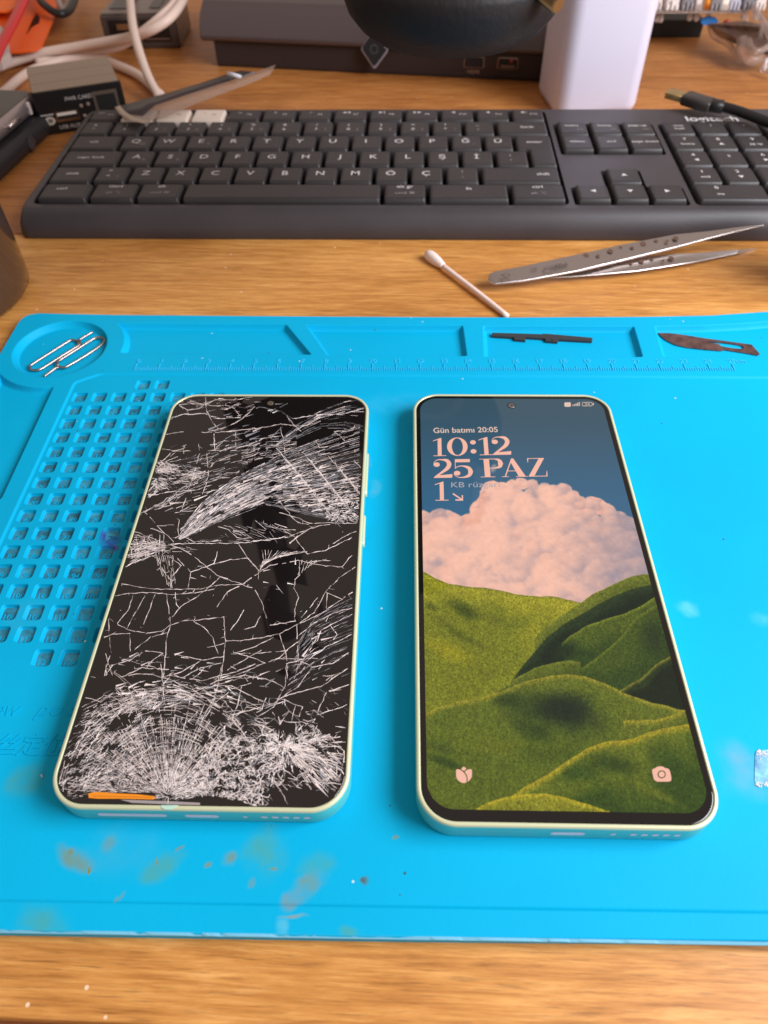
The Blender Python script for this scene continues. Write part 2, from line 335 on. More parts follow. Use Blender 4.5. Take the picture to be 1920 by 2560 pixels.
TO = [(-17.28, 3.92), (-17.26, 25.8), (-17.27, 28.2), (-17.2, 28.6), (-17.0, 28.86), (-16.6, 28.98), (-15.5, 28.93), (-13.06, 28.84), (-6.53, 28.74), (0, 28.66), (5, 28.62), (10.97, 28.66), (13.96, 28.76), (16.6, 29.06), (17.6, 29.2), (17.9, 28.8), (17.9, 3.95), (8, 3.95), (0, 3.90), (-8, 3.9)]
TO = ccw(TO)
def arc(cx, cy, r, a0, a1, n=8): return [(cx + r * math.cos(math.radians(a0 + (a1 - a0) * i / n)), cy + r * math.sin(math.radians(a0 + (a1 - a0) * i / n))) for i in range(n + 1)]
CC = (-14.78, 26.35)
circ = [(CC[0] + 2.03 * math.cos(2 * PI * i / 56), CC[1] + 2.06 * math.sin(2 * PI * i / 56)) for i in range(56)]
t1 = roundpoly(arc(*CC, 2.72, 43, -8, 7) + [(-3.72, 25.84), (-5.08, 28.14)], .14)
t2 = roundpoly([(-4.24, 28.08), (-3.10, 25.78), (2.90, 25.75), (2.84, 28.05)], .14)
t3 = roundpoly([(3.68, 28.0), (3.57, 25.70), (10.32, 25.69), (10.40, 27.98)], .14)
t4 = roundpoly([(11.25, 27.98), (11.12, 25.69), (17.3, 25.7), (17.3, 28.5), (15.5, 28.22), (13.5, 28.03)], .14)
tl = roundpoly([(-16.95, 17.4), (-14.1, 17.4), (-14.2, 23.70)] + arc(*CC, 2.66, -80, -140, 7), .14)
wk = roundpoly([(-13.5, 4.47), (17.3, 4.47), (17.3, 24.40), (-12.5, 24.62), (-13.0, 24.33), (-13.5, 24.0)], .18)
def flatz(x, y): return 0
fill(b, TO, [circ, t1, t2, t3, t4, tl, wk], 0)
# outer side, softly rounded
loft(b, [[(x, y, 0) for x, y in TO], [(x, y, -.03) for x, y in inset(TO, -.03)], [(x, y, DZ + .0) for x, y in inset(TO, -.05)]], False, flip=True)
recess(b, circ, 0, .26, .06, .10, .10)
for t in (t1, t2, t3, t4, tl): recess(b, t, 0, .24, .05, .07, .09)
# work area step
zw = -.06; o_ = ccw(wk); rings = [[(x, y, dz) for x, y in inset(o_, d_)] for d_, dz in ((0, 0), (.03, -.008), (.05, -.03), (.08, -.055), (.12, zw))]
loft(b, rings, True); wk_in = [(p[0], p[1]) for p in rings[-1]]
cells = []
nums = []
for k in range(17):
    for c in range(8):
        if k in (0, 16) and c not in (3, 4): continue
        x0 = -13.30 + .8 * c; y1 = 24.22 - .8 * k
        cells.append(ccw(rrect(x0, x0 + .60, y1 - .62, y1, .13, 3)))
        n_ = {0: c - 2, 16: 123 + c - 3}.get(k, 3 + 8 * (k - 1) + c); nums.append((str(n_), x0 + .33, y1 - .52))
fill(b, wk_in, cells, zw)
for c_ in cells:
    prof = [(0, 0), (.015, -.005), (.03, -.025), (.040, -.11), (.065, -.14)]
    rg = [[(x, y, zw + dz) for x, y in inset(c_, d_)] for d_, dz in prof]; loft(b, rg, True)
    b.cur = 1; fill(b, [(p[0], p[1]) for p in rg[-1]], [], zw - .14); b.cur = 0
for s_, x, y in nums: text_raised(b, s_, x, y, zw - .14, .30, .02)
# ruler
b.cur = 2
for i in range(0, 251):
    x = -11.14 + i * .1; h = .46 if i % 10 == 0 else (.32 if i % 5 == 0 else .20)
    box(b, x - .014, x + .014, 24.76, 24.76 + h, -.002, .022 if i % 10 else .03)
for i in range(26): text_raised(b, str(i) if i < 25 else '25cm', -11.10 + i if i < 25 else -10.9 + i, 25.30, 0, .34, .022)
b.cur = 0
# relief lettering beside the phone
for i, ch in enumerate('Screw'): text_raised(b, ch, *(lambda p: (p[0] - (4 - i) * .41, p[1]))(ml(31, 1789, zw)), zw, .62, .02, shear=.35)
for i, ch in enumerate('position'): text_raised(b, ch, *(lambda p: (p[0] + i * .41, p[1]))(ml(102, 1789, zw)), zw, .62, .02, shear=.35)
for i, ch in enumerate('螺丝定位'): text_raised(b, ch, *(lambda p: (p[0] + (i - 2) * .665, p[1]))(ml(72, 1885, zw)), zw, .68, .025, shear=.2)
mo = b.obj('repair_mat', [M_mat, M_cell, M_tick]); mo.rotation_euler = (0, 0, MR)
tag(mo, 'bright blue silicone repair mat with moulded trays, ruler and numbered cells, brown burn stains', 'mat')
def MW(x, y): c, s = math.cos(MR), math.sin(MR); return x * c - y * s, x * s + y * c
# worn white edge fluff: pale abrasion along the front edge
b = B()
x = -17.; WE = []
while x < 17.5:
    l = random.uniform(.2, 1.6)
    WE.append((x, l, random.random() < .5))
    x += l + random.uniform(.05, .3)
rw = []                                             # one continuous frayed lip whose height comes and goes
for x, l, on in WE:
    for q_ in np.linspace(0, 1, 8): rw.append((x + l * q_, .035 * on * math.sin(PI * min(1, q_ * 4, (1 - q_) * 4) / 2) + .006 * random.random()))
loft(b, [[(x, 3.905, -.10), (x, 3.845 - .0, -.10), (x, 3.845, -.055 + h), (x, 3.905, .001 + h * .25)] for x, h in rw], False, True, True, flip=True)
o = b.obj('worn_edge', mat('worn_pale_edge', (.16, .48, .68), .7), mo)
# scraped pale patch by the right phone
def patch(pts, z, h, m_, name, parent, fn): pass

# ------------------------------------------------------------------ phones
PW, PH, PT = 7.51, 16.05, .80; PZ = -.06
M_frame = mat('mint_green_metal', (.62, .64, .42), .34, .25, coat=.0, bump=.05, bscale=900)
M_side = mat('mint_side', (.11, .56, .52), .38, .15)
M_glass_off = None
def glass_broken():
    M = bpy.data.materials.new('cracked_black_glass'); M.use_nodes = True; N = M.node_tree.nodes; L = M.node_tree.links; p = N['Principled BSDF']
    p.inputs['Base Color'].default_value = (.008, .006, .006, 1); p.inputs['Roughness'].default_value = .03; p.inputs['IOR'].default_value = 1.6
    tc = N.new('ShaderNodeTexCoord'); v = N.new('ShaderNodeTexVoronoi'); v.inputs['Scale'].default_value = 95; L.new(tc.outputs['Object'], v.inputs['Vector'])
    geo = N.new('ShaderNodeNewGeometry'); sub = N.new('ShaderNodeVectorMath'); sub.operation = 'SUBTRACT'; sub.inputs[1].default_value = (.5, .5, .5); L.new(v.outputs['Color'], sub.inputs[0])
    sc = N.new('ShaderNodeVectorMath'); sc.operation = 'MULTIPLY'; sc.inputs[1].default_value = (.045, .05, 0); L.new(sub.outputs[0], sc.inputs[0])
    ad = N.new('ShaderNodeVectorMath'); ad.operation = 'ADD'; L.new(geo.outputs['Normal'], ad.inputs[0]); L.new(sc.outputs[0], ad.inputs[1])
    nm = N.new('ShaderNodeVectorMath'); nm.operation = 'NORMALIZE'; L.new(ad.outputs[0], nm.inputs[0]); L.new(nm.outputs[0], p.inputs['Normal'])
    return M
M_gb = glass_broken()
M_bezel = mat('black_glass_bezel', (.006, .005, .005), .04, ior=1.55)
M_port = mat('port_opening', (.66, .62, .70), .5); M_portd = mat('port_shadow', (.30, .30, .33), .5)
HX, HY = 3.745, 8.13
def phone_body(root, sim_empty):
    ol_ = rrect(-HX, HX, -HY, HY, .98, 14); b = B()
    R = [(.12, 0), (.04, .03), (.0, .10), (0, PT - .09)]
    rings = [[(x, y, z) for x, y in inset(ol_, d_)] for d_, z in R]; loft(b, rings, True, cap0=True)
    b.obj('frame_side', M_side, root)
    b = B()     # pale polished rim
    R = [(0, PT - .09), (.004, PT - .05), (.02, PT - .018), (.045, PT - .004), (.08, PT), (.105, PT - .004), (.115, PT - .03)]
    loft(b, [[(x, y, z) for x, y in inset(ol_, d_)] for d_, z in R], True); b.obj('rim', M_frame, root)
    # openings on the bottom end
    def pill(name, x0, x1, zc, h, m_, dy=.012):
        b = B(); r = h / 2; pts = rrect(x0, x1, zc - r, zc + r, r, 6)
        loft(b, [[(x, -HY - .004, z) for x, z in pts], [(x, -HY - .004, z) for x, z in inset(pts, .018)]], False)
        b.add([(x, -HY - .0045, z) for x, z in inset(pts, .016)], [tuple(range(len(pts)))]); return b.obj(name, m_, root)
    zc = .36
    return pill, zc
def buttons(root):
    for y0, y1 in ((3.0, 5.05), (.75, 2.05)):
        b = B(); pts = rrect(y0, y1, .22, .50, .13, 5)
        loft(b, [[(HX - .02, y, z) for y, z in pts], [(HX + .045, y, z) for y, z in pts], [(HX + .06, y, z) for y, z in inset(pts, .02)]], True, cap1=True)
        b.obj('side_button', M_frame, root)
# ---- right phone: lit lock screen
RPX, RPY, RPR = 4.6735, 14.1118, -.0342
phR = thing('smartphone', (RPX, RPY, PZ), RPR, 'mint green phone with a lit lock screen of pink clouds and green hills', 'phone', 'smartphones side by side on the mat')
ZS = PT - .022                                     # glass height in the body
def rl(u, v):
    x, y = at(u, v, PZ + ZS); x -= RPX; y -= RPY; c, s = math.cos(-RPR), math.sin(-RPR); return x * c - y * s, x * s + y * c
pill, zc = phone_body(phR, False); buttons(phR)
AX0, AX1, AY0, AY1 = -HX + .27, HX - .27, -HY + .40, HY - .27       # lit area
b = B(); gl = rrect(-HX + .112, HX - .112, -HY + .112, HY - .112, .87, 14); hole = rrect(AX0, AX1, AY0, AY1, .68, 14)
loft(b, [[(x, y, ZS - .012) for x, y in gl], [(x, y, ZS + .004) for x, y in inset(gl, .012)], [(x, y, ZS + .008) for x, y in inset(gl, .04)]], True)
fill(b, inset(gl, .04), [hole], ZS + .008); b.obj('bezel', M_bezel, phR)

# wallpaper painted on a fine grid, as the display shows it
def fbm(X, Y, sc, octv=5, seed=0, gain=.5):
    out = np.zeros_like(X); amp = 1; tot = 0; r = np.random.default_rng(seed)
    for o_ in range(octv):
        n = 64; g = r.random((n, n)); fx = (X * sc) % n; fy = (Y * sc) % n; ix = np.floor(fx).astype(int); iy = np.floor(fy).astype(int)
        tx = fx - ix; ty = fy - iy; tx = tx * tx * (3 - 2 * tx); ty = ty * ty * (3 - 2 * ty); a = g[iy % n, ix % n]; b_ = g[iy % n, (ix + 1) % n]; c = g[(iy + 1) % n, ix % n]; d_ = g[(iy + 1) % n, (ix + 1) % n]
        out += amp * ((a * (1 - tx) + b_ * tx) * (1 - ty) + (c * (1 - tx) + d_ * tx) * ty); tot += amp; amp *= gain; sc *= 2.03
    return out / tot
GX, GY = 400, 860
xs = np.linspace(AX0, AX1, GX); ys = np.linspace(AY0, AY1, GY); X, Y = np.meshgrid(xs, ys)
img = np.zeros((GY, GX, 3))
def c3(r, g, b): return np.array([r, g, b], float)
def z4(pts): return [rl(1000 + x * .38577, 960 + y * .38577) for x, y in pts]
def z5(pts): return [rl(1000 + x * .48222, 1400 + y * .48222) for x, y in pts]
def ridge(pts, ext=True):
    pts = sorted(pts); px = [p[0] for p in pts]; py = [p[1] for p in pts]
    return np.interp(xs, px, py)[None, :].repeat(GY, 0)
def ss(a, b_, x): t = np.clip((x - a) / (b_ - a), 0, 1); return t * t * (3 - 2 * t)
# sky
ty = (Y - AY0) / (AY1 - AY0)
sky = c3(54, 100, 134) + ss(.6, 1., ty)[..., None] * (c3(54, 82, 98) - c3(54, 100, 134)); img[:] = sky
# clouds: union of billows whose tops follow the outline
cl_top = z4([(120, 802), (190, 812), (240, 803), (300, 806), (360, 815), (430, 832), (480, 822)])
cl = np.full_like(X, -9.)
def puff(u, v, r): 
    global cl
    x, y = rl(1000 + u * .38577, 960 + v * .38577); rr = r * .38577 / 72 ; d_ = rr - np.sqrt((X - x) ** 2 + ((Y - y) / 1.15) ** 2); cl = np.maximum(cl, d_)
for u, v, r in [(140, 880, 82), (240, 880, 78), (330, 900, 90), (430, 930, 100), (520, 900, 90), (560, 780, 72), (570, 720, 62), (610, 690, 66), (680, 680, 60), (730, 660, 56), (790, 650, 54), (860, 655, 52), (930, 680, 56), (1000, 700, 56), (1060, 690, 52), (1110, 735, 54), (1150, 770, 54), (1150, 820, 60),
                (1255, 780, 52), (1290, 790, 60), (1350, 830, 68), (1420, 870, 66), (1470, 900, 60), (1530, 960, 70), (1230, 850, 60), (700, 850, 230), (950, 850, 230), (700, 1250, 260), (1000, 1300, 260), (1300, 1300, 260), (350, 1300, 260), (850, 750, 90), (1000, 800, 120), (1100, 950, 180), (1350, 1020, 180), (300, 1080, 220), (650, 1080, 240), (900, 1100, 250), (1200, 1150, 250), (1450, 1150, 220), (150, 1100, 180)]: puff(u, v, r)
w1 = fbm(X, Y, 1.8, 6, 3); w2 = fbm(X + 3 * w1, Y + 2, 1.2, 5, 9); w3 = fbm(X + 1.2 * w2, Y * 1.1 + .8 * w1, .9, 5, 21, .45)
a = ss(-.02, .05, cl + (w1 - .5) * .28)
hx = (X - AX0) / (AX1 - AX0); cy0 = rl(1300, 1205)[1]; cy1 = rl(1200, 1490)[1]; hy = (Y - cy1) / (cy0 - cy1)
sh = np.clip(.85 * ss(.45, .72, w3) + .55 * ss(.50, 1.0, hx) * ss(1.0, .1, hy) + .35 * ss(.5, .05, hy) - .10, 0, 1)
ccol = c3(240, 178, 156) * (1 - sh)[..., None] + c3(160, 146, 156) * sh[..., None]
w5 = fbm(X + .5 * w1, Y, 2.4, 4, 77, .55); gy_, gx_ = np.gradient(w3 * .6 + w5 * .3); lit = np.clip((gy_ * .8 - gx_ * .5) * 60, -1, 1); ccol += (ss(.0, .30, cl)[..., None] * -6) + (w1 - .5)[..., None] * 16 + lit[..., None] * np.array([3, 4, 4])
bl = ss(.56, .72, w2) * ss(.55, .0, hy); ccol = ccol * (1 - .35 * bl)[..., None] + c3(120, 140, 168) * (.35 * bl)[..., None]
a = np.maximum(a, ss(.25, .15, hy) * 1.)
pr_ = np.random.default_rng(4); pl_ = []
for _ in range(2600):
    i_ = pr_.integers(0, GY); j_ = pr_.integers(0, GX)
    if cl[i_, j_] > .02 and Y[i_, j_] > cy1 - .4: pl_.append((X[i_, j_], Y[i_, j_], min(cl[i_, j_] * 1.2 + .10, pr_.uniform(.16, .85))))
    if len(pl_) > 330: break
pl_.sort(key=lambda p: -p[1] - .5 * p[2]); sp = c3(160, 143, 152); pk = c3(246, 190, 168)
for x_, y_, r_ in pl_:
    i0, i1 = np.searchsorted(ys, [y_ - r_, y_ + r_]); j0, j1 = np.searchsorted(xs, [x_ - r_, x_ + r_])
    if i1 - i0 < 3 or j1 - j0 < 3: continue
    dx = (X[i0:i1, j0:j1] - x_) / r_; dy = (Y[i0:i1, j0:j1] - y_) / r_; rr = np.sqrt(dx * dx + dy * dy) + (w1[i0:i1, j0:j1] - .5) * .7; nz = np.sqrt(np.clip(1 - rr * rr, 0, 1))
    h_ = hx[i0:i1, j0:j1]; lam = np.clip(.18 - .50 * dx + .55 * dy + .52 * nz - .75 * ss(.5, .95, h_) * ss(1.0, .45, hy[i0:i1, j0:j1]) - .12 * ss(.4, 0, hy[i0:i1, j0:j1]) + .18, 0, 1)[..., None]
    al = (ss(1., .55, rr) * .62)[..., None]; ccol[i0:i1, j0:j1] = ccol[i0:i1, j0:j1] * (1 - al) + (sp * (1 - lam) + pk * lam) * al
ccol += (fbm(X, Y, 9, 4, 55, .6) - .5)[..., None] * 16
img = img * (1 - a)[..., None] + ccol * a[..., None]
# hills
grain = fbm(X, Y, 30, 2, 5, .8); gr2 = rng.random(X.shape); blades = fbm(X * 1.0, Y * .5, 20, 3, 17, .95)
slope = fbm(X * 1.0 + .6 * Y, Y * .35 - .5 * X, .8, 3, 31)
def hill(pts, top, mid, dark, edge=.10, fall=1.2, floor=None, sn=.55):
    global img
    R = ridge(pts) + (fbm(X, Y * 0, 3, 3, int(abs(pts[0][0] * 100))) - .5) * .05; d_ = R - Y; a_ = ss(-.01, .02, d_)
    m_ = ss(0, edge * 1.7, d_)[..., None] ** .8; k = np.clip(ss(edge, fall, d_ + (slope - .5) * fall * 1.2) + (slope - .5) * sn, 0, 1)[..., None]
    col_ = c3(*top) * (1 - m_) + (c3(*mid) * (1 - k) + c3(*dark) * k) * m_
    col_ = col_ * (.56 + .46 * grain + .42 * blades)[..., None] * (.84 + .32 * gr2)[..., None]
    xm = (X > min(p[0] for p in pts) - .02) & (X < max(p[0] for p in pts) + .02) if floor else np.ones_like(X, bool)
    a_ = a_ * xm; img = img * (1 - a_)[..., None] + col_ * a_[..., None]
def blob(u, v, rx, ry, c, amt, rot=0.):
    global img
    x, y = rl(1000 + u * .48222, 1400 + v * .48222); ax = rx * .48222 / 85; ay = ry * .48222 / 80; cx, sx_ = math.cos(rot), math.sin(rot)
    dx = (X - x) * cx + (Y - y) * sx_; dy = -(X - x) * sx_ + (Y - y) * cx
    k = (amt * ss(1.15, .15, np.sqrt((dx / ax) ** 2 + (dy / ay) ** 2) + (w1 - .5) * .5))[..., None]
    col_ = c3(*c) * (.56 + .46 * grain + .42 * blades)[..., None] * (.84 + .32 * gr2)[..., None]; img = img * (1 - k) + col_ * k
hill(z5([(60, 30), (120, 60), (180, 92), (250, 120), (330, 135), (450, 145), (600, 175), (700, 185), (800, 190), (940, 222), (1100, 330), (1900, 900)]), (122, 120, 48), (150, 142, 46), (112, 114, 38), .08, 2.4)
blob(330, 260, 120, 55, (58, 68, 24), .9, -.6); blob(160, 240, 60, 30, (70, 78, 28), .7, -.7); blob(330, 400, 170, 26, (78, 84, 28), .7, -.55); blob(230, 330, 120, 30, (86, 90, 30), .6, -.6); blob(470, 300, 90, 40, (84, 88, 30), .45, -.5); blob(270, 480, 190, 60, (150, 138, 34), .6, -.5); blob(520, 200, 120, 30, (150, 140, 50), .5, -.2); blob(620, 330, 110, 50, (86, 94, 34), .5, .4); blob(420, 560, 120, 50, (92, 96, 34), .4, -.6)
def zone(pts, top, mid, dark, **k): hill(z5(pts), top, mid, dark, floor=True, **k)
zone([(700, 400), (760, 340), (850, 275), (940, 222), (1000, 176), (1100, 126), (1180, 92), (1260, 72), (1340, 74)], (120, 124, 48), (104, 108, 44), (84, 92, 36), edge=.05, fall=.6)
zone([(570, 640), (640, 540), (700, 470), (760, 400), (850, 330), (940, 280), (1050, 218), (1120, 180), (1200, 150), (1340, 120)], (44, 58, 36), (34, 50, 34), (16, 34, 26), edge=.12, fall=.5, sn=.3)
zone([(840, 430), (880, 392), (960, 345), (1060, 305), (1160, 280), (1250, 235), (1340, 180)], (112, 118, 44), (76, 88, 36), (46, 64, 30), edge=.1, fall=.9)
blob(850, 470, 110, 60, (26, 44, 28), .9, .6); blob(700, 560, 90, 35, (24, 44, 30), .85, .6)
zone([(820, 640), (870, 598), (940, 560), (1030, 498), (1100, 440), (1160, 380), (1220, 300), (1330, 232), (1400, 230)], (96, 104, 40), (66, 80, 34), (50, 68, 32), edge=.10, fall=1.0)
blob(1310, 400, 80, 110, (36, 48, 32), .75); blob(1150, 520, 160, 60, (74, 86, 34), .5, .3)
zone([(1120, 690), (1160, 662), (1250, 612), (1330, 540), (1400, 495), (1440, 480)], (126, 118, 48), (40, 54, 32), (20, 34, 26), edge=.09, fall=.35, sn=.2)
zone([(490, 700), (520, 672), (600, 612), (700, 560), (800, 532), (880, 520), (930, 528)], (110, 112, 44), (88, 96, 38), (52, 68, 30), edge=.08, fall=.6)
hill(z5([(80, 800), (145, 790), (200, 764), (320, 730), (420, 712), (500, 690), (600, 645), (700, 615), (800, 600), (870, 592), (960, 600), (1060, 640), (1150, 682), (1250, 722), (1350, 750), (1480, 778), (1560, 800)]), (140, 130, 48), (94, 102, 40), (86, 96, 36), .13, 1.6)
blob(800, 790, 290, 140, (44, 60, 32), .85, -.1); blob(840, 770, 190, 105, (26, 38, 32), .9, -.1); blob(560, 730, 90, 40, (40, 56, 28), .7); blob(700, 890, 120, 60, (34, 52, 26), .6, -.3); blob(1180, 800, 120, 50, (96, 102, 36), .5, -.2)
zone([(1160, 830), (1240, 832), (1320, 826), (1400, 806), (1500, 770)], (150, 136, 48), (96, 102, 40), (80, 92, 36), edge=.12, fall=.8)
blob(560, 980, 300, 50, (112, 112, 38), .5, -.1); blob(210, 970, 90, 30, (60, 74, 32), .6, -.3); blob(240, 1050, 100, 25, (42, 60, 28), .8, -.35); blob(380, 900, 200, 50, (100, 106, 38), .5); blob(760, 1000, 220, 60, (56, 74, 30), .5)
zone([(560, 1240), (640, 1180), (760, 1112), (870, 1042), (960, 980), (1050, 945), (1130, 936), (1200, 926), (1300, 890), (1400, 862), (1490, 852), (1640, 850)], (160, 142, 44), (96, 104, 38), (52, 72, 28), edge=.16, fall=1.5)
blob(1110, 1060, 160, 60, (38, 56, 26), .75, -.1); blob(1400, 1000, 130, 60, (64, 80, 32), .5); blob(900, 1180, 200, 50, (118, 118, 40), .5, .2); blob(1350, 1220, 120, 22, (116, 116, 40), .5, -.5)
zone([(370, 1310), (400, 1288), (450, 1258), (540, 1230), (650, 1214), (760, 1213), (860, 1230), (960, 1258), (1080, 1300)], (168, 150, 44), (130, 126, 42), (112, 112, 38), edge=.10, fall=.8)
img = np.where((Y < ridge(z5([(60, 30), (120, 60), (250, 120), (330, 135), (600, 175), (800, 190), (940, 222), (1000, 176), (1100, 126), (1180, 92), (1340, 74)])))[..., None], (img - 84) * 1.12 * c3(.97, .97, .98) + 86 * c3(.96, .98, .91), img); img = np.clip(img, 2, 255) / 255; linc = np.where(img <= .04045, img / 12.92, ((img + .055) / 1.055) ** 2.4)
me = bpy.data.meshes.new('display'); vv = np.stack([X.ravel() * K, Y.ravel() * K, np.full(X.size, ZS * K)], 1)
ii = np.arange(GX * GY).reshape(GY, GX); q = np.stack([ii[:-1, :-1], ii[:-1, 1:], ii[1:, 1:], ii[1:, :-1]], -1).reshape(-1, 4)
me.vertices.add(len(vv)); me.vertices.foreach_set('co', vv.ravel()); me.loops.add(q.size); me.loops.foreach_set('vertex_index', q.ravel().astype(np.int32)); me.polygons.add(len(q)); me.polygons.foreach_set('loop_start', np.arange(0, q.size, 4, dtype=np.int32)); me.polygons.foreach_set('loop_total', np.full(len(q), 4, np.int32)); me.update(calc_edges=True)
at_ = me.color_attributes.new('wallpaper', 'FLOAT_COLOR', 'POINT'); at_.data.foreach_set('color', np.concatenate([linc.reshape(-1, 3), np.ones((X.size, 1))], 1).ravel())
def screen_mat(name, attr=None, colr=None, st_=1.):
    M = bpy.data.materials.new(name); M.use_nodes = True; N = M.node_tree.nodes; p = N['Principled BSDF']; p.inputs['Base Color'].default_value = (.004, .004, .004, 1); p.inputs['Roughness'].default_value = .035; p.inputs['IOR'].default_value = 1.5
    if attr: n = N.new('ShaderNodeAttribute'); n.attribute_name = attr; M.node_tree.links.new(n.outputs['Color'], p.inputs['Emission Color'])
    else: p.inputs['Emission Color'].default_value = colr
    p.inputs['Emission Strength'].default_value = st_; return M
me.materials.append(screen_mat('lit_display', 'wallpaper', None, 1.0)); disp = bpy.data.objects.new('display', me); COL.objects.link(disp); disp.parent = phR
# lock-screen lettering
M_txt = screen_mat('pink_lettering', None, lin(246, 186, 165), 1.); M_txt2 = screen_mat('pale_lettering', None, lin(226, 196, 180), 1.); M_txt3 = screen_mat('faint_lettering', None, lin(186, 180, 186), .85)
ZT = ZS + .003
def frame_px(pl, pr, ptop):      # baseline left, baseline right, cap-top above left -> affine map of unit text space
    o_ = Vector(rl(*pl)); ex = Vector(rl(*pr)) - o_; ey = Vector(rl(*ptop)) - o_; return o_, ex, ey
def ell(cx, cy, rx, ry, n=28): return [(cx + rx * math.cos(2 * PI * i / n), cy + ry * math.sin(2 * PI * i / n)) for i in range(n)]
def glyph(b, ch, x0, w, fn):     # unit glyphs: x 0..1 scaled by w, y 0..1
    G = lambda x, y, z: fn(x0 + x * w, y, z)
    def poly(p): t = B(); fill(t, ccw(list(p)), [], 0); t.xf(lambda x, y, z: G(x, y, z)); b.add(t.v, t.f)
    def polyh(p, h): t = B(); fill(t, ccw(list(p)), [ccw(list(h))], 0); t.xf(lambda x, y, z: G(x, y, z)); b.add(t.v, t.f)
    sk = lambda pts, ws: strokeb(b, pts, ws, 0, G)
    if ch == '1': poly([(.36, .02), (.66, .02), (.66, 1), (.58, 1), (.0, .86), (.0, .82), (.36, .90)]); poly([(.02, 0), (1, 0), (1, .035), (.02, .035)])
    elif ch == '0': polyh(ell(.5, .5, .5, .51), ell(.5, .5, .27, .47))
    elif ch == ':': poly(ell(.5, .22, .5, .12, 20)); poly(ell(.5, .72, .5, .12, 20))
    elif ch == '2':
        poly(ell(.17, .72, .17, .125, 20)); sk([(.02, .76), (.06, .88), (.22, .975), (.44, .985), (.72, .93), (.84, .74), (.74, .52), (.45, .30), (.14, .10), (.02, .01)], [.03, .03, .04, .06, .18, .25, .20, .12, .07, .04]); poly([(.0, 0), (.97, 0), (1, .19), (.97, .19), (.14, .13)])
    elif ch == '5':
        poly([(.10, 1), (.88, 1), (.88, .83), (.10, .83)]); poly([(.08, .48), (.12, .48), (.13, 1), (.10, 1)]); sk([(.09, .50), (.25, .60), (.50, .62), (.78, .52), (.88, .32), (.78, .11), (.48, .01), (.20, .03), (.05, .14), (.03, .22)], [.03, .04, .06, .17, .25, .17, .06, .03, .03, .03]); poly(ell(.18, .24, .17, .125, 20))
    elif ch == 'P':
        poly([(.18, .0), (.42, .0), (.42, 1), (.18, 1)]); poly([(.0, 0), (.62, 0), (.62, .03), (.0, .03)]); poly([(.0, .97), (.6, .97), (.6, 1), (.0, 1)]); sk([(.42, .985), (.65, .98), (.84, .92), (.90, .73), (.84, .55), (.65, .49), (.42, .48)], [.03, .04, .14, .22, .14, .04, .03])
    elif ch == 'A':
        poly([(.44, 1), (.52, 1), (.93, .0), (.66, .0), (.40, .80)]); poly([(.44, 1), (.47, .96), (.15, .0), (.10, .0)]); poly([(.20, .30), (.76, .30), (.75, .335), (.21, .335)]); poly([(0, 0), (.27, 0), (.27, .03), (0, .03)]); poly([(.55, 0), (1, 0), (1, .03), (.55, .03)])
    elif ch == 'Z':
        poly([(.66, .98), (.92, .98), (.30, .02), (.02, .02)]); poly([(.06, .965), (.92, .965), (.92, 1), (.06, 1)]); poly([(.06, .76), (.085, .76), (.12, .97), (.06, .97)]); poly([(.02, 0), (.96, 0), (.96, .035), (.02, .035)]); poly([(.98, .30), (.955, .30), (.90, .03), (.96, .03)])
def serif(line, pl, pr, ptop, name, m_=M_txt):
    o_, ex, ey = frame_px(pl, pr, ptop); fn = lambda x, y, z: (o_.x + ex.x * x + ey.x * y, o_.y + ex.y * x + ey.y * y, ZT); b = B()
    for ch, x0, x1 in line: glyph(b, ch, x0, x1 - x0, fn)
    t = []
    for f in b.f:
        a_, b_, c_ = (Vector(b.v[i]) for i in f[:3]); t.append(f if (b_ - a_).cross(c_ - a_).z >= 0 else f[::-1])
    b.f = t; return b.obj(name, m_, disp)
W1 = 196.
serif([('1', 0, .165), ('0', .180, .445), (':', .480, .555), ('1', .590, .770), ('2', .760, 1.0)], (1083, 1140.5), (1279, 1136.6), (1082.5, 1095.5), 'clock_digits')
serif([('2', 0, .165 + .0), ('5', .175, .345), ('P', .41, .615), ('A', .595, .82), ('Z', .825, 1.0)], (1084.5, 1195.), (1371, 1191.), (1083.5, 1149.), 'date_lettering')
serif([('1', 0, 1)], (1087.7, 1251.8), (1121.5, 1251.3), (1087, 1204.5), 'wind_digit')
def sans(s, pl, pr, ptop, name, m_, bold=0.):
    o_, ex, ey = frame_px(pl, pr, ptop); vs, fs = text_geo(s, 1., 0., bold); x0 = min(v[0] for v in vs); x1 = max(v[0] for v in vs)
    vsG, _ = text_geo('H', 1.); h = max(v[1] for v in vsG); b = B()
    out = [(o_.x + ex.x * (v[0] - x0) / (x1 - x0) + ey.x * v[1] / h, o_.y + ex.y * (v[0] - x0) / (x1 - x0) + ey.y * v[1] / h, ZT) for v in vs]
    good = []
    for f in fs:
        a_, b_, c_ = (Vector(out[i]) for i in f[:3]); good.append(f if (b_ - a_).cross(c_ - a_).z >= 0 else f[::-1])
    b.add(out, good); return b.obj(name, m_, disp)
sans('Gün batımı 20:05', (1083.5, 1082.5), (1245, 1080), (1083, 1070), 'sunset_lettering', M_txt2, .012)
sans('KB rüzgarı', (1128, 1218.5), (1250, 1217.5), (1128, 1205.5), 'wind_lettering', M_txt3)
def pxf(x, y, z): p = rl(x, y); return (p[0], p[1], ZT)
def flip_up(b):
    t = []
    for f in b.f:
        a_, b_, c_ = (Vector(b.v[i]) for i in f[:3]); t.append(f if (b_ - a_).cross(c_ - a_).z >= 0 else f[::-1])
    b.f = t; return b
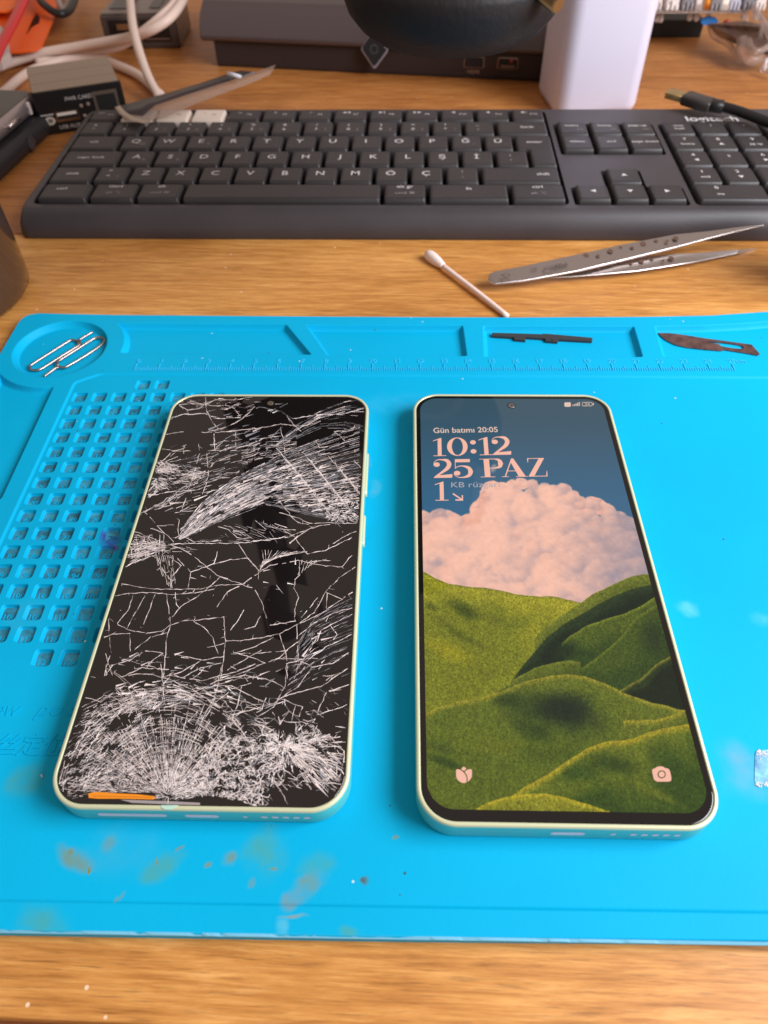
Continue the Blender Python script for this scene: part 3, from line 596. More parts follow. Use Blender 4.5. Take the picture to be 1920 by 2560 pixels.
b = B(); strokeb(b, [(1132, 1234), (1156, 1250)], [3.4, 3.4], 0, pxf, smooth=False); strokeb(b, [(1138.5, 1250), (1157.5, 1250)], [3.4, 3.4], 0, pxf, smooth=False); strokeb(b, [(1155.8, 1238), (1156.2, 1251.5)], [3.2, 3.2], 0, pxf, smooth=False); flip_up(b).obj('arrow_icon', M_txt, disp)
b = B(); fill(b, rrect(1411, 1427, 1006, 1017, 2.5, 4), [], 0)
for i, h in enumerate((3, 4.5, 6, 8, 9.5)): x = 1431 + i * 4.0; fill(b, [(x, 1015 - h), (x + 2.3, 1015 - h), (x + 2.3, 1015), (x, 1015)], [], 0)
ob_ = rrect(1455, 1481, 1005.5, 1015.5, 3, 4); fill(b, ob_, [inset(ob_, 1.2)], 0); fill(b, [(1482, 1008), (1484.5, 1008), (1484.5, 1013), (1482, 1013)], [], 0)
b.xf(pxf); flip_up(b).obj('status_icons', M_txt2, disp); sans('24', (1462, 1013.6), (1474, 1013.4), (1462, 1007.4), 'battery_digits', M_txt2)
# tulip icon and camera icon
zz = lambda x, y: (1000 + x / 5.53, 1800 + y / 5.53)
b = B()
fill(b, [zz(*p) for p in [(775, 690), (790, 680), (815, 683), (845, 697), (880, 725), (905, 760), (920, 800), (920, 860), (890, 872), (860, 870), (820, 850), (790, 820), (776, 775)]], [], 0)
fill(b, [zz(*p) for p in [(895, 715), (925, 693), (955, 682), (980, 680), (993, 690), (996, 740), (990, 790), (965, 830), (935, 857), (935, 800), (922, 755)]], [], 0)
fill(b, [zz(*p) for p in [(880, 645), (895, 652), (916, 672), (905, 688), (886, 705), (865, 692), (846, 682), (862, 658)]], [], 0)
b.xf(pxf); flip_up(b).obj('tulip_icon', M_txt, disp)
zq = lambda x, y: (1560 + x / 5.53, 1800 + y / 5.53)
b = B(); out_ = [zq(*p) for p in [(450, 650), (480, 643), (530, 642), (552, 652), (568, 665), (600, 670), (625, 685), (640, 725), (655, 805), (652, 835), (635, 850), (600, 853), (460, 853), (435, 842), (412, 815), (398, 760), (388, 705), (395, 680), (430, 668)]]
o1 = [zq(520 + 58 * math.cos(2 * PI * i / 24), 752 + 56 * math.sin(2 * PI * i / 24)) for i in range(24)]; o2 = [zq(521 + 43 * math.cos(2 * PI * i / 24), 752 + 41 * math.sin(2 * PI * i / 24)) for i in range(24)]
fill(b, ccw(out_), [ccw(o1)], 0); fill(b, ccw(o2), [], 0); b.xf(pxf); flip_up(b).obj('camera_icon', M_txt, disp)
# punch-hole camera
fx, fy = rl(1278.5, 1014); b = B(); b.add([(p[0], p[1], ZT) for p in ell(fx, fy, .165, .165, 28)], [tuple(range(28))]); fc = b.obj('front_camera', M_bezel, phR)
b = B(); lathe(b, [(.135, ZT + .001), (.135, ZT + .004), (.11, ZT + .005), (.10, ZT + .003)], fx, fy, 24); b.obj('lens_ring', mat('lens_ring_metal', (.25, .24, .25), .3, .8), fc)
b = B(); lathe(b, [(.045, ZT + .002), (.03, ZT + .006), (.0, ZT + .007)], fx, fy, 16); b.obj('lens', mat('lens_glass', (.05, .03, .03), .1), fc)
# openings right phone
def pxx(f, u): return f(u, 2080)[0]
def portx(px_, py_, rot_, u, v=2083):
    x, y = at(u, v, PZ + .38); x -= px_; y -= py_; c, s_ = math.cos(-rot_), math.sin(-rot_); return x * c - y * s_
PR = lambda u: portx(RPX, RPY, RPR, u)
b = B(); pts = rrect(PR(1157), PR(1334), .33, .49, .08, 6); loft(b, [[(x, -HY - .005, z) for x, z in pts], [(x, -HY - .005, z) for x, z in inset(pts, .014)]], False); b.obj('sim_tray', mat('tray_line', (.45, .75, .75), .3, .4), phR)
zc = .40
pill('charging_port', PR(1376), PR(1462), zc, .20, M_port); pill('microphone_hole', PR(1524), PR(1539), zc, .11, M_port)
for i in range(5): pill('speaker_hole', PR(1573 + i * 27.2), PR(1573 + i * 27.2 + 18), zc, .13, M_port)

# ---- left phone: shattered
LPX, LPY, LPR = -4.5456, 14.5326, -.0342; HX, HY = 3.80, 7.965
phL = thing('smartphone', (LPX, LPY, PZ), LPR, 'mint green phone with a dead black screen shattered into white cracks', 'phone', 'smartphones side by side on the mat')
pill, zc = phone_body(phL, True); buttons(phL)
def ll(u, v, z=None):
    x, y = at(u, v, PZ + ZS + .01 if z is None else z); x -= LPX; y -= LPY; c, s = math.cos(-LPR), math.sin(-LPR); return x * c - y * s, x * s + y * c
b = B(); gl = rrect(-HX + .112, HX - .112, -HY + .112, HY - .112, .87, 14)
loft(b, [[(x, y, ZS - .012) for x, y in gl], [(x, y, ZS + .004) for x, y in inset(gl, .012)], [(x, y, ZS + .008) for x, y in inset(gl, .04)]], True)
fill(b, inset(gl, .04), [], ZS + .008); glassL = b.obj('cracked_glass', M_gb, phL, label='black glass covered in dense white fracture fans')
PL = lambda u: portx(LPX, LPY, LPR, u, 2040); zc = .40
pill('sim_slot', PL(244), PL(418), zc, .19, M_port); pill('charging_port', PL(463), PL(548), zc, .20, M_port); pill('microphone_hole', PL(608), PL(620), zc, .11, M_port)
for i in range(5): pill('speaker_hole', PL(653 + i * 26.6), PL(653 + i * 26.6 + 18), zc, .13, M_port)
# cracks: drawn as slivers of chipped glass lying proud of the pane
R_ = random.Random(5)
ZC = ZS + .010
GI = inset(gl, .02); xmx = HX - .13; ymx = HY - .13
def inside(x, y):
    if abs(x) > xmx or abs(y) > ymx: return False
    r = .86; dx = abs(x) - (xmx - r); dy = abs(y) - (ymx - r)
    return not (dx > 0 and dy > 0 and dx * dx + dy * dy > r * r)
cb = [B(), B(), B()]
def seg(p, q, w0, w1, m_=0):
    d_ = Vector((q[0] - p[0], q[1] - p[1])); L_ = d_.length
    if L_ < .2: return
    if m_ != 9 and island((p[0] + q[0]) / 2, (p[1] + q[1]) / 2) and R_.random() < .93: return
    if m_ >= 10: m_ -= 10
    elif m_ == 0: m_ = R_.choices((0, 1, 2), (.56, .14, .30))[0]
    if m_ == 2: w0 *= .85; w1 *= .85
    n = Vector((-d_.y, d_.x)) / L_
    P = [(p[0] + n.x * w0 / 2, p[1] + n.y * w0 / 2), (p[0] - n.x * w0 / 2, p[1] - n.y * w0 / 2), (q[0] - n.x * w1 / 2, q[1] - n.y * w1 / 2), (q[0] + n.x * w1 / 2, q[1] + n.y * w1 / 2)]
    Lc = [ll(*k) for k in P]
    if not all(inside(*k) for k in Lc): return
    if any((226 < k[0] < 384 and 1982 < k[1] < 2012) for k in P): return
    z = ZC + R_.random() * .006; t = [R_.uniform(-.004, .008) for _ in range(4)]
    cb[m_].add([(k[0], k[1], z + tt) for k, tt in zip(Lc, t)], [(0, 1, 2, 3)])
ISL = [(120 + x * .47016, 1660 + y * .47016, rx * .47, ry * .47, r) for x, y, rx, ry, r in [(390, 310, 95, 36, -.5), (330, 440, 48, 20, -.2), (130, 510, 52, 26, -.1), (160, 590, 40, 14, -.3), (600, 262, 130, 16, .02), (900, 285, 34, 60, .5), (985, 360, 36, 34, .3), (1062, 345, 26, 62, -.5), (1050, 478, 34, 16, .2), (965, 555, 56, 16, -.2), (1250, 345, 60, 34, .1), (1185, 690, 46, 50, .2), (930, 664, 60, 12, .1),
    (1380, 700, 120, 40, .1), (880, 722, 110, 20, .1), (300, 100, 70, 44, .4), (1500, 320, 60, 60, .3), (1330, 560, 40, 14, .5), (1100, 610, 30, 14, .5), (1010, 620, 26, 14, 0), (760, 330, 30, 22, .4), (520, 400, 26, 12, -.5), (150, 400, 26, 14, -.5), (1450, 460, 60, 16, .6)]]
for _ in range(70): ISL.append((R_.uniform(480, 860), R_.uniform(1790, 2010), R_.uniform(5, 13), R_.uniform(4, 8), R_.uniform(-.6, .9)))
for _ in range(34): ISL.append((R_.uniform(150, 480), R_.uniform(1760, 1960), R_.uniform(4, 10), R_.uniform(3, 6), R_.uniform(-.9, 0)))
for _ in range(26): ISL.append((R_.uniform(370, 700), R_.uniform(1080, 1290), R_.uniform(12, 34), R_.uniform(4, 8), R_.uniform(-.45, -.15)))
def island(x, y):
    for cx, cy, rx, ry, r in ISL:
        dx, dy = x - cx, y - cy; c, s_ = math.cos(r), math.sin(r); a_ = (dx * c + dy * s_) / rx; b_ = (-dx * s_ + dy * c) / ry
        if a_ * a_ + b_ * b_ < 1: return True
    return False
def crack(pts, w=1.4, jit=2.0, brk=.06, step=9, m_=0, side=.10):
    Q = []
    for i in range(len(pts) - 1):
        p, q = Vector(pts[i]), Vector(pts[i + 1]); n = max(1, int((q - p).length / step))
        for k in range(n): Q.append(p.lerp(q, k / n))
    Q.append(Vector(pts[-1])); Q = [v + Vector((R_.uniform(-jit, jit), R_.uniform(-jit, jit) * .8)) if 0 < i < len(Q) - 1 else v for i, v in enumerate(Q)]
    w *= .70; pw = w * R_.uniform(.4, 1)
    if m_ == 0: m_ = R_.choices((10, 11, 12), (.62, .12, .26) if side < .12 else (.8, .17, .03))[0]
    for i in range(len(Q) - 1):
        nw = max(.3, w * R_.uniform(.25, 1.25))
        if R_.random() > brk: seg(Q[i], Q[i + 1] + (Q[i + 1] - Q[i]) * .12, pw, nw, m_ if R_.random() < .9 else 10)
        if R_.random() < side:
            a_ = R_.uniform(0, 2 * PI); l = R_.uniform(4, 16); seg(Q[i], Q[i] + Vector((math.cos(a_), math.sin(a_) * .7)) * l, w * .6, .2, m_)
        pw = nw
def shards(cx, cy, rx, ry, n, ang, spread, l0, l1, w, m_=0, rot=0.):
    w *= .60; l0 *= 1.5; l1 *= 1.5; spread *= .62
    for _ in range(int(n * (.17 if rx > 60 else .26))):
        r = math.sqrt(R_.random()); t = R_.uniform(0, 2 * PI); x = r * rx * math.cos(t); y = r * ry * math.sin(t); x, y = x * math.cos(rot) - y * math.sin(rot), x * math.sin(rot) + y * math.cos(rot); x += cx; y += cy
        a_ = (ang(x, y) if callable(ang) else ang) + R_.gauss(0, spread); l = R_.uniform(l0, l1); dx, dy = math.cos(a_) * l / 2, math.sin(a_) * l / 2
        seg((x - dx, y - dy), (x + dx, y + dy), w * R_.uniform(.3, 1), w * R_.uniform(.1, 1), m_ if R_.random() < .8 else R_.randrange(3))
def flakes(cx, cy, rx, ry, n, ang, spread, l0, l1, m_=0, rot=0.):    # slim triangular chips
    for _ in range(int(n * .38)):
        r = math.sqrt(R_.random()); t = R_.uniform(0, 2 * PI); x = r * rx * math.cos(t); y = r * ry * math.sin(t); x, y = x * math.cos(rot) - y * math.sin(rot) + cx, x * math.sin(rot) + y * math.cos(rot) + cy
        a_ = (ang(x, y) if callable(ang) else ang) + R_.gauss(0, spread); l = R_.uniform(l0, l1); dx, dy = math.cos(a_), math.sin(a_); k = R_.uniform(.05, .17) * l
        seg((x, y), (x + dx * l, y + dy * l), k, .2, m_ if R_.random() < .7 else R_.randrange(3))
def mesh_net(cx, cy, rx, ry, n, w, drop=.25, keep=None, rot=0.):
    P = []
    for _ in range(n):
        r = math.sqrt(R_.random()); t = R_.uniform(0, 2 * PI); x, y = r * rx * math.cos(t), r * ry * math.sin(t); P.append((cx + x * math.cos(rot) - y * math.sin(rot), cy + x * math.sin(rot) + y * math.cos(rot)))
    res = delaunay_2d_cdt([Vector(p) for p in P], [], [], 0, 1e-4); V = [tuple(v) for v in res[0]]
    for e in res[1]:
        if R_.random() < drop: continue
        p, q = V[e[0]], V[e[1]]
        if math.dist(p, q) > 2.6 * math.sqrt(PI * rx * ry / n): continue
        mdl = ((p[0] + q[0]) / 2 + R_.uniform(-3, 3), (p[1] + q[1]) / 2 + R_.uniform(-3, 3)); ww = w * R_.uniform(.3, 1.4)
        seg(p, mdl, ww, ww * .6); seg(mdl, q, ww * .6, ww * R_.uniform(.3, 1.2))
A0 = (418, 1992)
_rad = lambda x, y: math.atan2(y - 1992, x - 418)
def arcpt(r, t): return (A0[0] + r * math.cos(t) * (1.05 if math.cos(t) < 0 else .98), A0[1] - r * math.sin(t) * 1.02)
for i in range(128):                                                 # radial lines of the lower fan
    t = math.radians(4 + 172 * (i + R_.random()) / 128); r0 = R_.uniform(6, 60); r1 = R_.choice([R_.uniform(120, 200), R_.uniform(190, 262), R_.uniform(230, 268)])
    if t < math.radians(35): r1 *= .6
    crack([arcpt(r0 + (r1 - r0) * k / 6, t + R_.uniform(-.01, .01)) for k in range(7)], 1.6, .8, .10, 9)
for i in range(50):                                                  # rings of the lower fan
    r = 22 + 246 * (i / 50) ** .9 + R_.uniform(-4, 4); t0 = math.radians(R_.uniform(0, 60)); t1_ = math.radians(R_.uniform(120, 178))
    n = max(6, int(r * (t1_ - t0) / 14)); crack([arcpt(r + R_.uniform(-3, 3), t0 + (t1_ - t0) * k / n) for k in range(n + 1)], 1.5, 1.2, .13, 10)
tang = lambda x, y: math.atan2(-(y - A0[1]), (x - A0[0])) ; radial = lambda x, y: math.atan2(y - A0[1], x - A0[0])
shards(400, 1950, 190, 52, 2300, radial, .55, 4, 13, 2.6); shards(418, 1965, 110, 34, 1100, radial, .9, 3, 9, 2.6, 1)
shards(255, 1890, 120, 74, 2100, -.55, .35, 5, 20, 2.3, rot=-.35); shards(210, 1960, 70, 38, 700, -.35, .5, 4, 12, 2.6)
shards(350, 1765, 170, 26, 620, -.18, .25, 8, 26, 1.7, rot=-.25); shards(480, 1735, 90, 26, 420, .25, .3, 6, 20, 1.8, rot=.2); shards(300, 1830, 110, 40, 500, -.75, .25, 8, 24, 1.8, rot=-.7)
shards(510, 1870, 110, 90, 800, radial, .25, 6, 16, 1.7); shards(230, 1800, 80, 30, 300, -.4, .3, 8, 24, 1.8, rot=-.5)
flakes(400, 1950, 200, 50, 420, _rad, .4, 6, 18); flakes(260, 1900, 120, 70, 260, -.5, .3, 8, 24, rot=-.4); flakes(440, 1730, 170, 22, 150, .0, .35, 8, 22); flakes(700, 1870, 110, 55, 320, lambda x, y: math.atan2(y - 1862, x - 712), .5, 8, 24, 1); flakes(820, 1920, 60, 50, 90, .8, .12, 20, 50, rot=.6)
flakes(420, 1735, 190, 34, 170, lambda x, y: math.atan2(y - 1992, x - 418) + PI / 2, .16, 14, 40); flakes(330, 1790, 80, 40, 110, -.75, .15, 12, 34, rot=-.7)
B0 = (712, 1862); radb = lambda x, y: math.atan2(y - B0[1], x - B0[0])
shards(708, 1858, 46, 26, 520, radb, 1.2, 3, 10, 3.4, 1); shards(690, 1872, 95, 50, 900, radb, .7, 4, 14, 2.4); shards(760, 1850, 60, 40, 420, radb, .6, 4, 14, 2.2)
for i in range(70):
    t = R_.uniform(-.25, 1.15) if i < 46 else R_.uniform(0, 2 * PI); l = R_.uniform(90, 190) if i < 46 else R_.uniform(40, 110)
    crack([(B0[0] + l * k / 5 * math.cos(t), B0[1] + l * k / 5 * math.sin(t) * .9 + 3 * math.sin(k)) for k in range(6)], 2.2, 1.6, .12, 12, side=.2)
shards(800, 1900, 90, 36, 420, .75, .15, 14, 40, 2.0, rot=.7); shards(640, 1830, 80, 34, 420, .35, .3, 8, 26, 1.9, rot=.3)
mesh_net(600, 1920, 120, 80, 260, 1.9, .15); mesh_net(700, 1900, 170, 100, 190, 1.6, .25); mesh_net(560, 1950, 90, 50, 150, 2.0, .1); mesh_net(620, 2000, 60, 20, 60, 2, .1); mesh_net(660, 1800, 160, 60, 70, 1.3, .3)
shards(600, 1930, 90, 60, 900, radb, .9, 4, 12, 2.2)
for i in range(12):                                                  # long slanting lines in the lower right corner
    x = 645 + i * 17; crack([(x, 1945 + i * 2), (x + 22, 1975), (x + 40, 2010)], 1.5, 1.2, .05)
# middle fan sweeping to the upper right
UP = [(446, 1346), (470, 1312), (514, 1262), (593, 1206), (702, 1160), (810, 1122), (910, 1090)]
LO = [(450, 1350), (520, 1318), (590, 1290), (665, 1262), (760, 1285), (830, 1300), (905, 1308)]
for i in range(112):
    t = (i + R_.random()) / 112 * 1.16 - .16; t = t ** .9 if t > 0 else t; s0 = R_.choice([0, 0, 1, 2, 3]); e0 = R_.choice([7, 7, 7, 6, 5, 4]); e0 = max(e0, s0 + 2)
    if t > .72: s0, e0 = R_.choice([(0, 4), (3, 7), (4, 7)])
    crack([(UP[k][0] * (1 - t) + LO[k][0] * t, UP[k][1] * (1 - t) + LO[k][1] * t) for k in range(s0, e0)], R_.choice([.7, 1.0, 1.6]) if t < .75 else 1.0, .7, .14, 12, side=.04, m_=R_.choice([0, 0, 2, 2]))
shards(640, 1225, 130, 36, 1050, -.45, .16, 6, 22, 2.1, rot=-.42); shards(520, 1290, 90, 22, 560, -.62, .2, 6, 18, 2.2, rot=-.62); shards(790, 1215, 130, 62, 1500, -.20, .25, 6, 20, 2.0); shards(850, 1265, 60, 40, 700, -.1, .7, 4, 12, 2.2); shards(860, 1290, 46, 18, 260, .5, .9, 4, 12, 2.2)
for i in range(16):                                                  # cross cracks falling to the right
    x = 690 + i * 13; y = 1120 + (i % 5) * 14 + i * 2; l = R_.uniform(70, 150); crack([(x, y), (x + l * .45, y + l * .5), (x + l * .8, y + l)], 1.9, 1.6, .1, 8, side=.3)
for i in range(15):                                                  # dark streak band, upper right
    t = R_.uniform(-.5, 1.7); crack([(690, 1120 - t * 6), (740, 1090 - t * 18), (800, 1062 - t * 22), (860, 1056 - t * 34), (908, 1068 - t * 50)], R_.choice([.7, 1.3]), .6, .22, 16, m_=R_.choice([0, 2, 2]), side=.02)
for i in range(14):
    t = i / 13; crack([(450 + 30 * t, 1150 + 50 * t), (560, 1118 + 60 * t), (650, 1098 + 50 * t), (740, 1086 + 40 * t)], 1.2, 2.2, .3, 14, m_=R_.choice([0, 2]), side=.2)
# left edge clusters
shards(395, 1190, 52, 32, 780, .5, .5, 5, 18, 2.2, rot=-.2); shards(440, 1185, 60, 22, 300, .1, .25, 8, 24, 1.8); shards(370, 1215, 34, 26, 300, -.7, .35, 6, 18, 2.1)
for i in range(12): crack([(398, 1165 + i * 3), (440 + i * 4, 1180 + i * 3), (500 + i * 3, 1192 - i * 3)], 1.6, 1.5, .15)
shards(350, 1362, 62, 22, 120, .9, .15, 10, 30, 1.4)
for i in range(11):
    crack([(292 + i * 2, 1395 - i * 7), (345, 1392 - i * 6), (412, 1374 - i * 1.5)], 1.6, 1.4, .08, 8); crack([(310 + i * 10, 1338), (318 + i * 9, 1365), (324 + i * 8, 1396)], 1.4, 1.6, .1, 8)
mesh_net(350, 1362, 62, 26, 30, 1.4, .35, rot=-.1); shards(360, 1372, 60, 18, 420, -.25, .25, 8, 24, 1.8, rot=-.15); shards(330, 1395, 34, 12, 120, -.35, .2, 8, 22, 1.7)
shards(450, 1376, 40, 9, 60, .1, .3, 8, 22, 1.6); shards(560, 1348, 90, 12, 90, -.1, .3, 8, 24, 1.4)
for i in range(9): crack([(392 + i * 5, 1388), (396 + i * 5 + R_.uniform(-4, 4), 1420), (406 + i * 4, 1452 + R_.uniform(-20, 20))], 1.5, 1.8, .1, 8)
for i in range(10): crack([(330 + i * 12, 1290 - i * 4), (400 + i * 10, 1265 - i * 8), (470 + i * 14, 1225 - i * 5)], 1.3, 3, .3, 12, m_=R_.choice([0, 2]), side=.25)
flakes(640, 1225, 140, 34, 120, -.42, .08, 14, 44, rot=-.42); flakes(800, 1225, 120, 60, 150, -.18, .1, 12, 40); flakes(860, 1275, 50, 36, 140, -.1, .8, 6, 18, 1); flakes(500, 1290, 70, 14, 90, -.65, .1, 10, 30, rot=-.62); flakes(400, 1190, 55, 30, 130, .3, .5, 8, 22, rot=-.2); flakes(480, 1230, 120, 60, 90, -.3, .2, 12, 36); flakes(600, 1090, 100, 30, 50, -.3, .2, 14, 40, 2)
shards(470, 1200, 130, 90, 620, -.3, .3, 6, 20, 1.4); shards(600, 1130, 90, 30, 260, -.25, .3, 6, 20, 1.4)
shards(640, 1325, 100, 22, 260, .45, .35, 8, 24, 1.6)
# fan of fine teeth right of centre
for i in range(15):
    t = i / 14; crack([(648 + t * 8, 1430 - t * 26), (660 + t * 50, 1400 - t * 10), (655 + t * 112, 1376 + t * 3)], 1.5, 1, .08, 8)
for i in range(7): crack([(745 + i * 8, 1438 - i * 6), (752 + i * 9, 1412 - i * 2), (755 + i * 12, 1402)], 1.6, 1.2, .1, 7)
# single long cracks (drawn from the photograph)
z2 = lambda P: [(240 + x * .40988, 1340 + y * .40988) for x, y in P]
z1 = lambda P: [(340 + x * .36166, 960 + y * .36166) for x, y in P]
for P in [[(130, 285), (250, 310), (350, 325), (520, 325), (640, 322), (760, 300), (900, 295)], [(90, 370), (200, 350), (330, 345), (480, 358), (600, 345), (720, 325)], [(900, 295), (800, 340), (740, 430)], [(900, 290), (970, 240), (1060, 180), (1230, 150), (1380, 180), (1500, 190), (1560, 120)],
          [(560, 320), (580, 220), (540, 180), (500, 140)], [(580, 220), (690, 180), (820, 145), (930, 135), (990, 210)], [(460, 500), (520, 430), (620, 370), (760, 250), (800, 260)], [(430, 350), (440, 430), (455, 540), (430, 620), (425, 720), (410, 860)], [(455, 545), (520, 520), (590, 515), (660, 560), (710, 620), (745, 715)],
          [(130, 535), (200, 450), (225, 365)], [(185, 570), (250, 450), (300, 365)], [(290, 540), (330, 440), (360, 360)], [(485, 345), (490, 420), (510, 440)], [(80, 500), (130, 540), (190, 570), (310, 595), (400, 580), (450, 545)], [(75, 440), (80, 600), (90, 710), (60, 820), (70, 870)], [(205, 595), (210, 700)], [(235, 695), (330, 620), (440, 590)],
          [(0, 640), (100, 600), (205, 595)], [(600, 515), (690, 505), (780, 495), (790, 640), (780, 760), (760, 870)], [(790, 640), (880, 640), (980, 625), (1110, 600), (1220, 545), (1380, 470), (1500, 385), (1580, 330)], [(1215, 520), (1210, 450), (1235, 380), (1210, 320), (1215, 265)], [(1225, 545), (1230, 650), (1235, 780), (1210, 870)], [(1060, 545), (1150, 530), (1215, 520)],
          [(840, 715), (960, 680), (1080, 620)], [(800, 720), (1000, 715), (1160, 700), (1240, 640)], [(870, 720), (960, 745), (1030, 775), (1120, 745), (1165, 700)], [(1030, 775), (900, 830), (790, 870)], [(1245, 530), (1330, 470), (1400, 340), (1500, 240), (1580, 190)], [(1400, 340), (1440, 360), (1500, 385)], [(1410, 345), (1405, 440)], [(1250, 500), (1300, 440), (1350, 380)],
          [(1235, 610), (1330, 530), (1450, 470), (1560, 440)], [(1235, 800), (1300, 700), (1370, 580), (1430, 540), (1560, 480)], [(1370, 580), (1350, 640), (1320, 660)], [(1430, 545), (1470, 600), (1450, 630)], [(1300, 750), (1400, 680), (1560, 600)], [(1160, 780), (1240, 760), (1320, 800), (1440, 780), (1560, 700)], [(1120, 600), (1150, 690), (1170, 780), (1165, 870)],
          [(450, 50), (560, 100), (640, 160), (740, 240), (830, 275), (895, 295)], [(440, 50), (640, 45), (820, 45), (930, 40)], [(870, 50), (930, 140), (990, 210), (990, 260)], [(930, 40), (1060, 20), (1200, 5)], [(1180, 50), (1230, 0)], [(1220, 20), (1290, 110)], [(740, 95), (720, 170), (690, 180)], [(1290, 110), (1400, 90), (1500, 40), (1560, 10)], [(1240, 150), (1240, 240), (1215, 265)],
          [(180, 190), (270, 145), (370, 115)], [(375, 130), (400, 200), (455, 270), (455, 320)], [(440, 120), (520, 180), (470, 240)], [(895, 300), (950, 315)], [(970, 330), (1010, 400), (1040, 500)], [(1100, 300), (1140, 350)], [(820, 575), (870, 510), (900, 455)], [(905, 570), (970, 550), (1005, 490)], [(410, 860), (520, 830), (640, 760), (780, 735)], [(90, 790), (200, 760), (300, 700), (410, 715), (320, 780)], [(480, 720), (640, 755)], [(100, 850), (60, 720)],
          [(0, 850), (60, 850), (100, 790)], [(680, 680), (780, 655)]]: crack(z2(P), 2.1, 1.3, .02, 9, side=.14)
for _ in range(26):
    i = R_.uniform(-.35, 1); crack(z2([(1180 + 60 * i, 870 - 230 * i), (1330, 760 - 260 * i), (1450, 700 - 270 * i), (1560, 660 - 280 * i)]), 1.0, 1.4, .18, 12, m_=2, side=.06)
for P in [[(270, 150), (400, 130), (520, 150), (640, 150), (680, 170), (725, 230)], [(480, 90), (490, 190), (520, 250), (550, 290)], [(210, 350), (330, 330), (480, 335), (640, 330), (890, 300), (1000, 280), (1180, 290), (1250, 260)], [(250, 230), (340, 210), (470, 205), (560, 240), (720, 232)], [(300, 150), (360, 180), (430, 170), (540, 110), (700, 110), (800, 90), (860, 75)], [(820, 155), (780, 200), (720, 250), (620, 300), (500, 330)],
          [(1085, 240), (1250, 215), (1420, 208), (1570, 172)], [(1040, 215), (1090, 280), (1140, 325)], [(860, 160), (1000, 190), (1085, 240)], [(320, 340), (335, 400), (330, 480)], [(385, 345), (430, 390), (440, 480), (400, 620), (360, 740), (320, 860)], [(690, 335), (690, 430), (600, 460)], [(540, 345), (545, 460)], [(820, 300), (840, 360)], [(180, 450), (320, 465), (450, 460), (600, 460), (760, 430), (900, 370), (1000, 360)], [(165, 545), (250, 470), (340, 440)], [(490, 480), (500, 640), (460, 760)],
          [(1000, 300), (1020, 400), (1030, 480)], [(1370, 330), (1500, 320), (1510, 290)], [(1370, 330), (1440, 390)], [(1240, 395), (1270, 440), (1340, 430)], [(0, 860), (80, 900), (130, 960)], [(60, 780), (240, 745), (400, 735), (520, 700)], [(130, 870), (260, 830), (330, 820)], [(300, 940), (290, 1000), (300, 1050), (250, 1080)], [(200, 1035), (150, 980), (260, 975)], [(300, 1045), (400, 1090), (560, 1085)], [(1000, 820), (1070, 910), (1120, 960), (1190, 970)], [(990, 890), (1130, 930), (1200, 965), (1330, 960), (1540, 968)],
          [(740, 1080), (900, 1085), (1080, 1045), (1250, 985), (1340, 970)], [(640, 1010), (700, 1060), (780, 1090)], [(880, 960), (960, 1000), (1120, 1010)], [(1060, 1100), (1140, 1040), (1240, 980)], [(1360, 1105), (1450, 1050), (1540, 1015)], [(100, 1000), (200, 1030), (260, 1090)]]: crack(z1(P), 1.9, 1.4, .03, 8, side=.2)
shards(540, 1010, 120, 14, 200, -.05, .25, 6, 16, 1.3); flakes(560, 1020, 150, 24, 60, -.1, .25, 8, 24)
z3 = lambda P: [(120 + x * .47016, 1660 + y * .47016) for x, y in P]
for P in [[(310, 0), (300, 60), (370, 150), (450, 260), (460, 330)], [(200, 60), (300, 90), (430, 170)], [(600, 0), (612, 100), (620, 250)], [(390, 70), (500, 20), (640, 30)], [(610, 70), (760, 130), (880, 210), (980, 290), (1060, 400)], [(640, 60), (820, 90), (1000, 40), (1100, 0)], [(780, 150), (900, 90), (1050, 60), (1200, 90), (1260, 130)], [(920, 20), (900, 120), (880, 200)], [(1030, 120), (1000, 240), (980, 300)],
          [(1270, 0), (1260, 120), (1200, 230), (1100, 290)], [(1400, 20), (1330, 120), (1200, 210), (980, 270)], [(1600, 20), (1450, 120), (1330, 150), (1240, 180)], [(1600, 110), (1480, 150), (1430, 270), (1400, 330)], [(1430, 270), (1560, 230), (1610, 200)], [(1430, 270), (1500, 330), (1580, 340)], [(1400, 330), (1440, 400), (1560, 450)], [(820, 140), (900, 110), (980, 120), (1140, 200)], [(1160, 180), (1140, 240), (1060, 230)],
          [(1440, 410), (1500, 500), (1590, 600)], [(1300, 480), (1420, 560), (1590, 640)], [(1180, 500), (1330, 620), (1580, 640)], [(980, 280), (1040, 340), (1100, 450)], [(200, 180), (280, 200), (340, 160)], [(1020, 720), (1050, 690), (1110, 740)]]: crack(z3(P), 2.4, 1.6, .03, 10, side=.16)
for i in range(16): crack(z3([(180 + i * 6, 230 + i * 16), (300 + i * 4, 170 + i * 12), (460, 140 + i * 8), (620 - i * 4, 125 + i * 6)]), 1.4, 1.6, .25, 12, side=.05)
flakes(820, 1640, 70, 90, 60, -.6, .25, 12, 36); flakes(560, 1690, 200, 34, 60, -.2, .5, 10, 30); flakes(380, 1660, 90, 30, 60, -.3, .4, 10, 28); flakes(620, 1440, 200, 60, 26, -.4, .8, 8, 24)
for _ in range(26):
    x0_ = R_.uniform(230, 860); y0_ = R_.uniform(1630, 1790); a0_ = R_.uniform(-.9, .5); l_ = R_.uniform(40, 110); k_ = R_.uniform(-.5, .5); crack([(x0_ + l_ * q_ / 4 * math.cos(a0_ + k_ * q_ / 4), y0_ + l_ * q_ / 4 * math.sin(a0_ + k_ * q_ / 4)) for q_ in range(5)], 1.6, 1.2, .05, 9, side=.2)
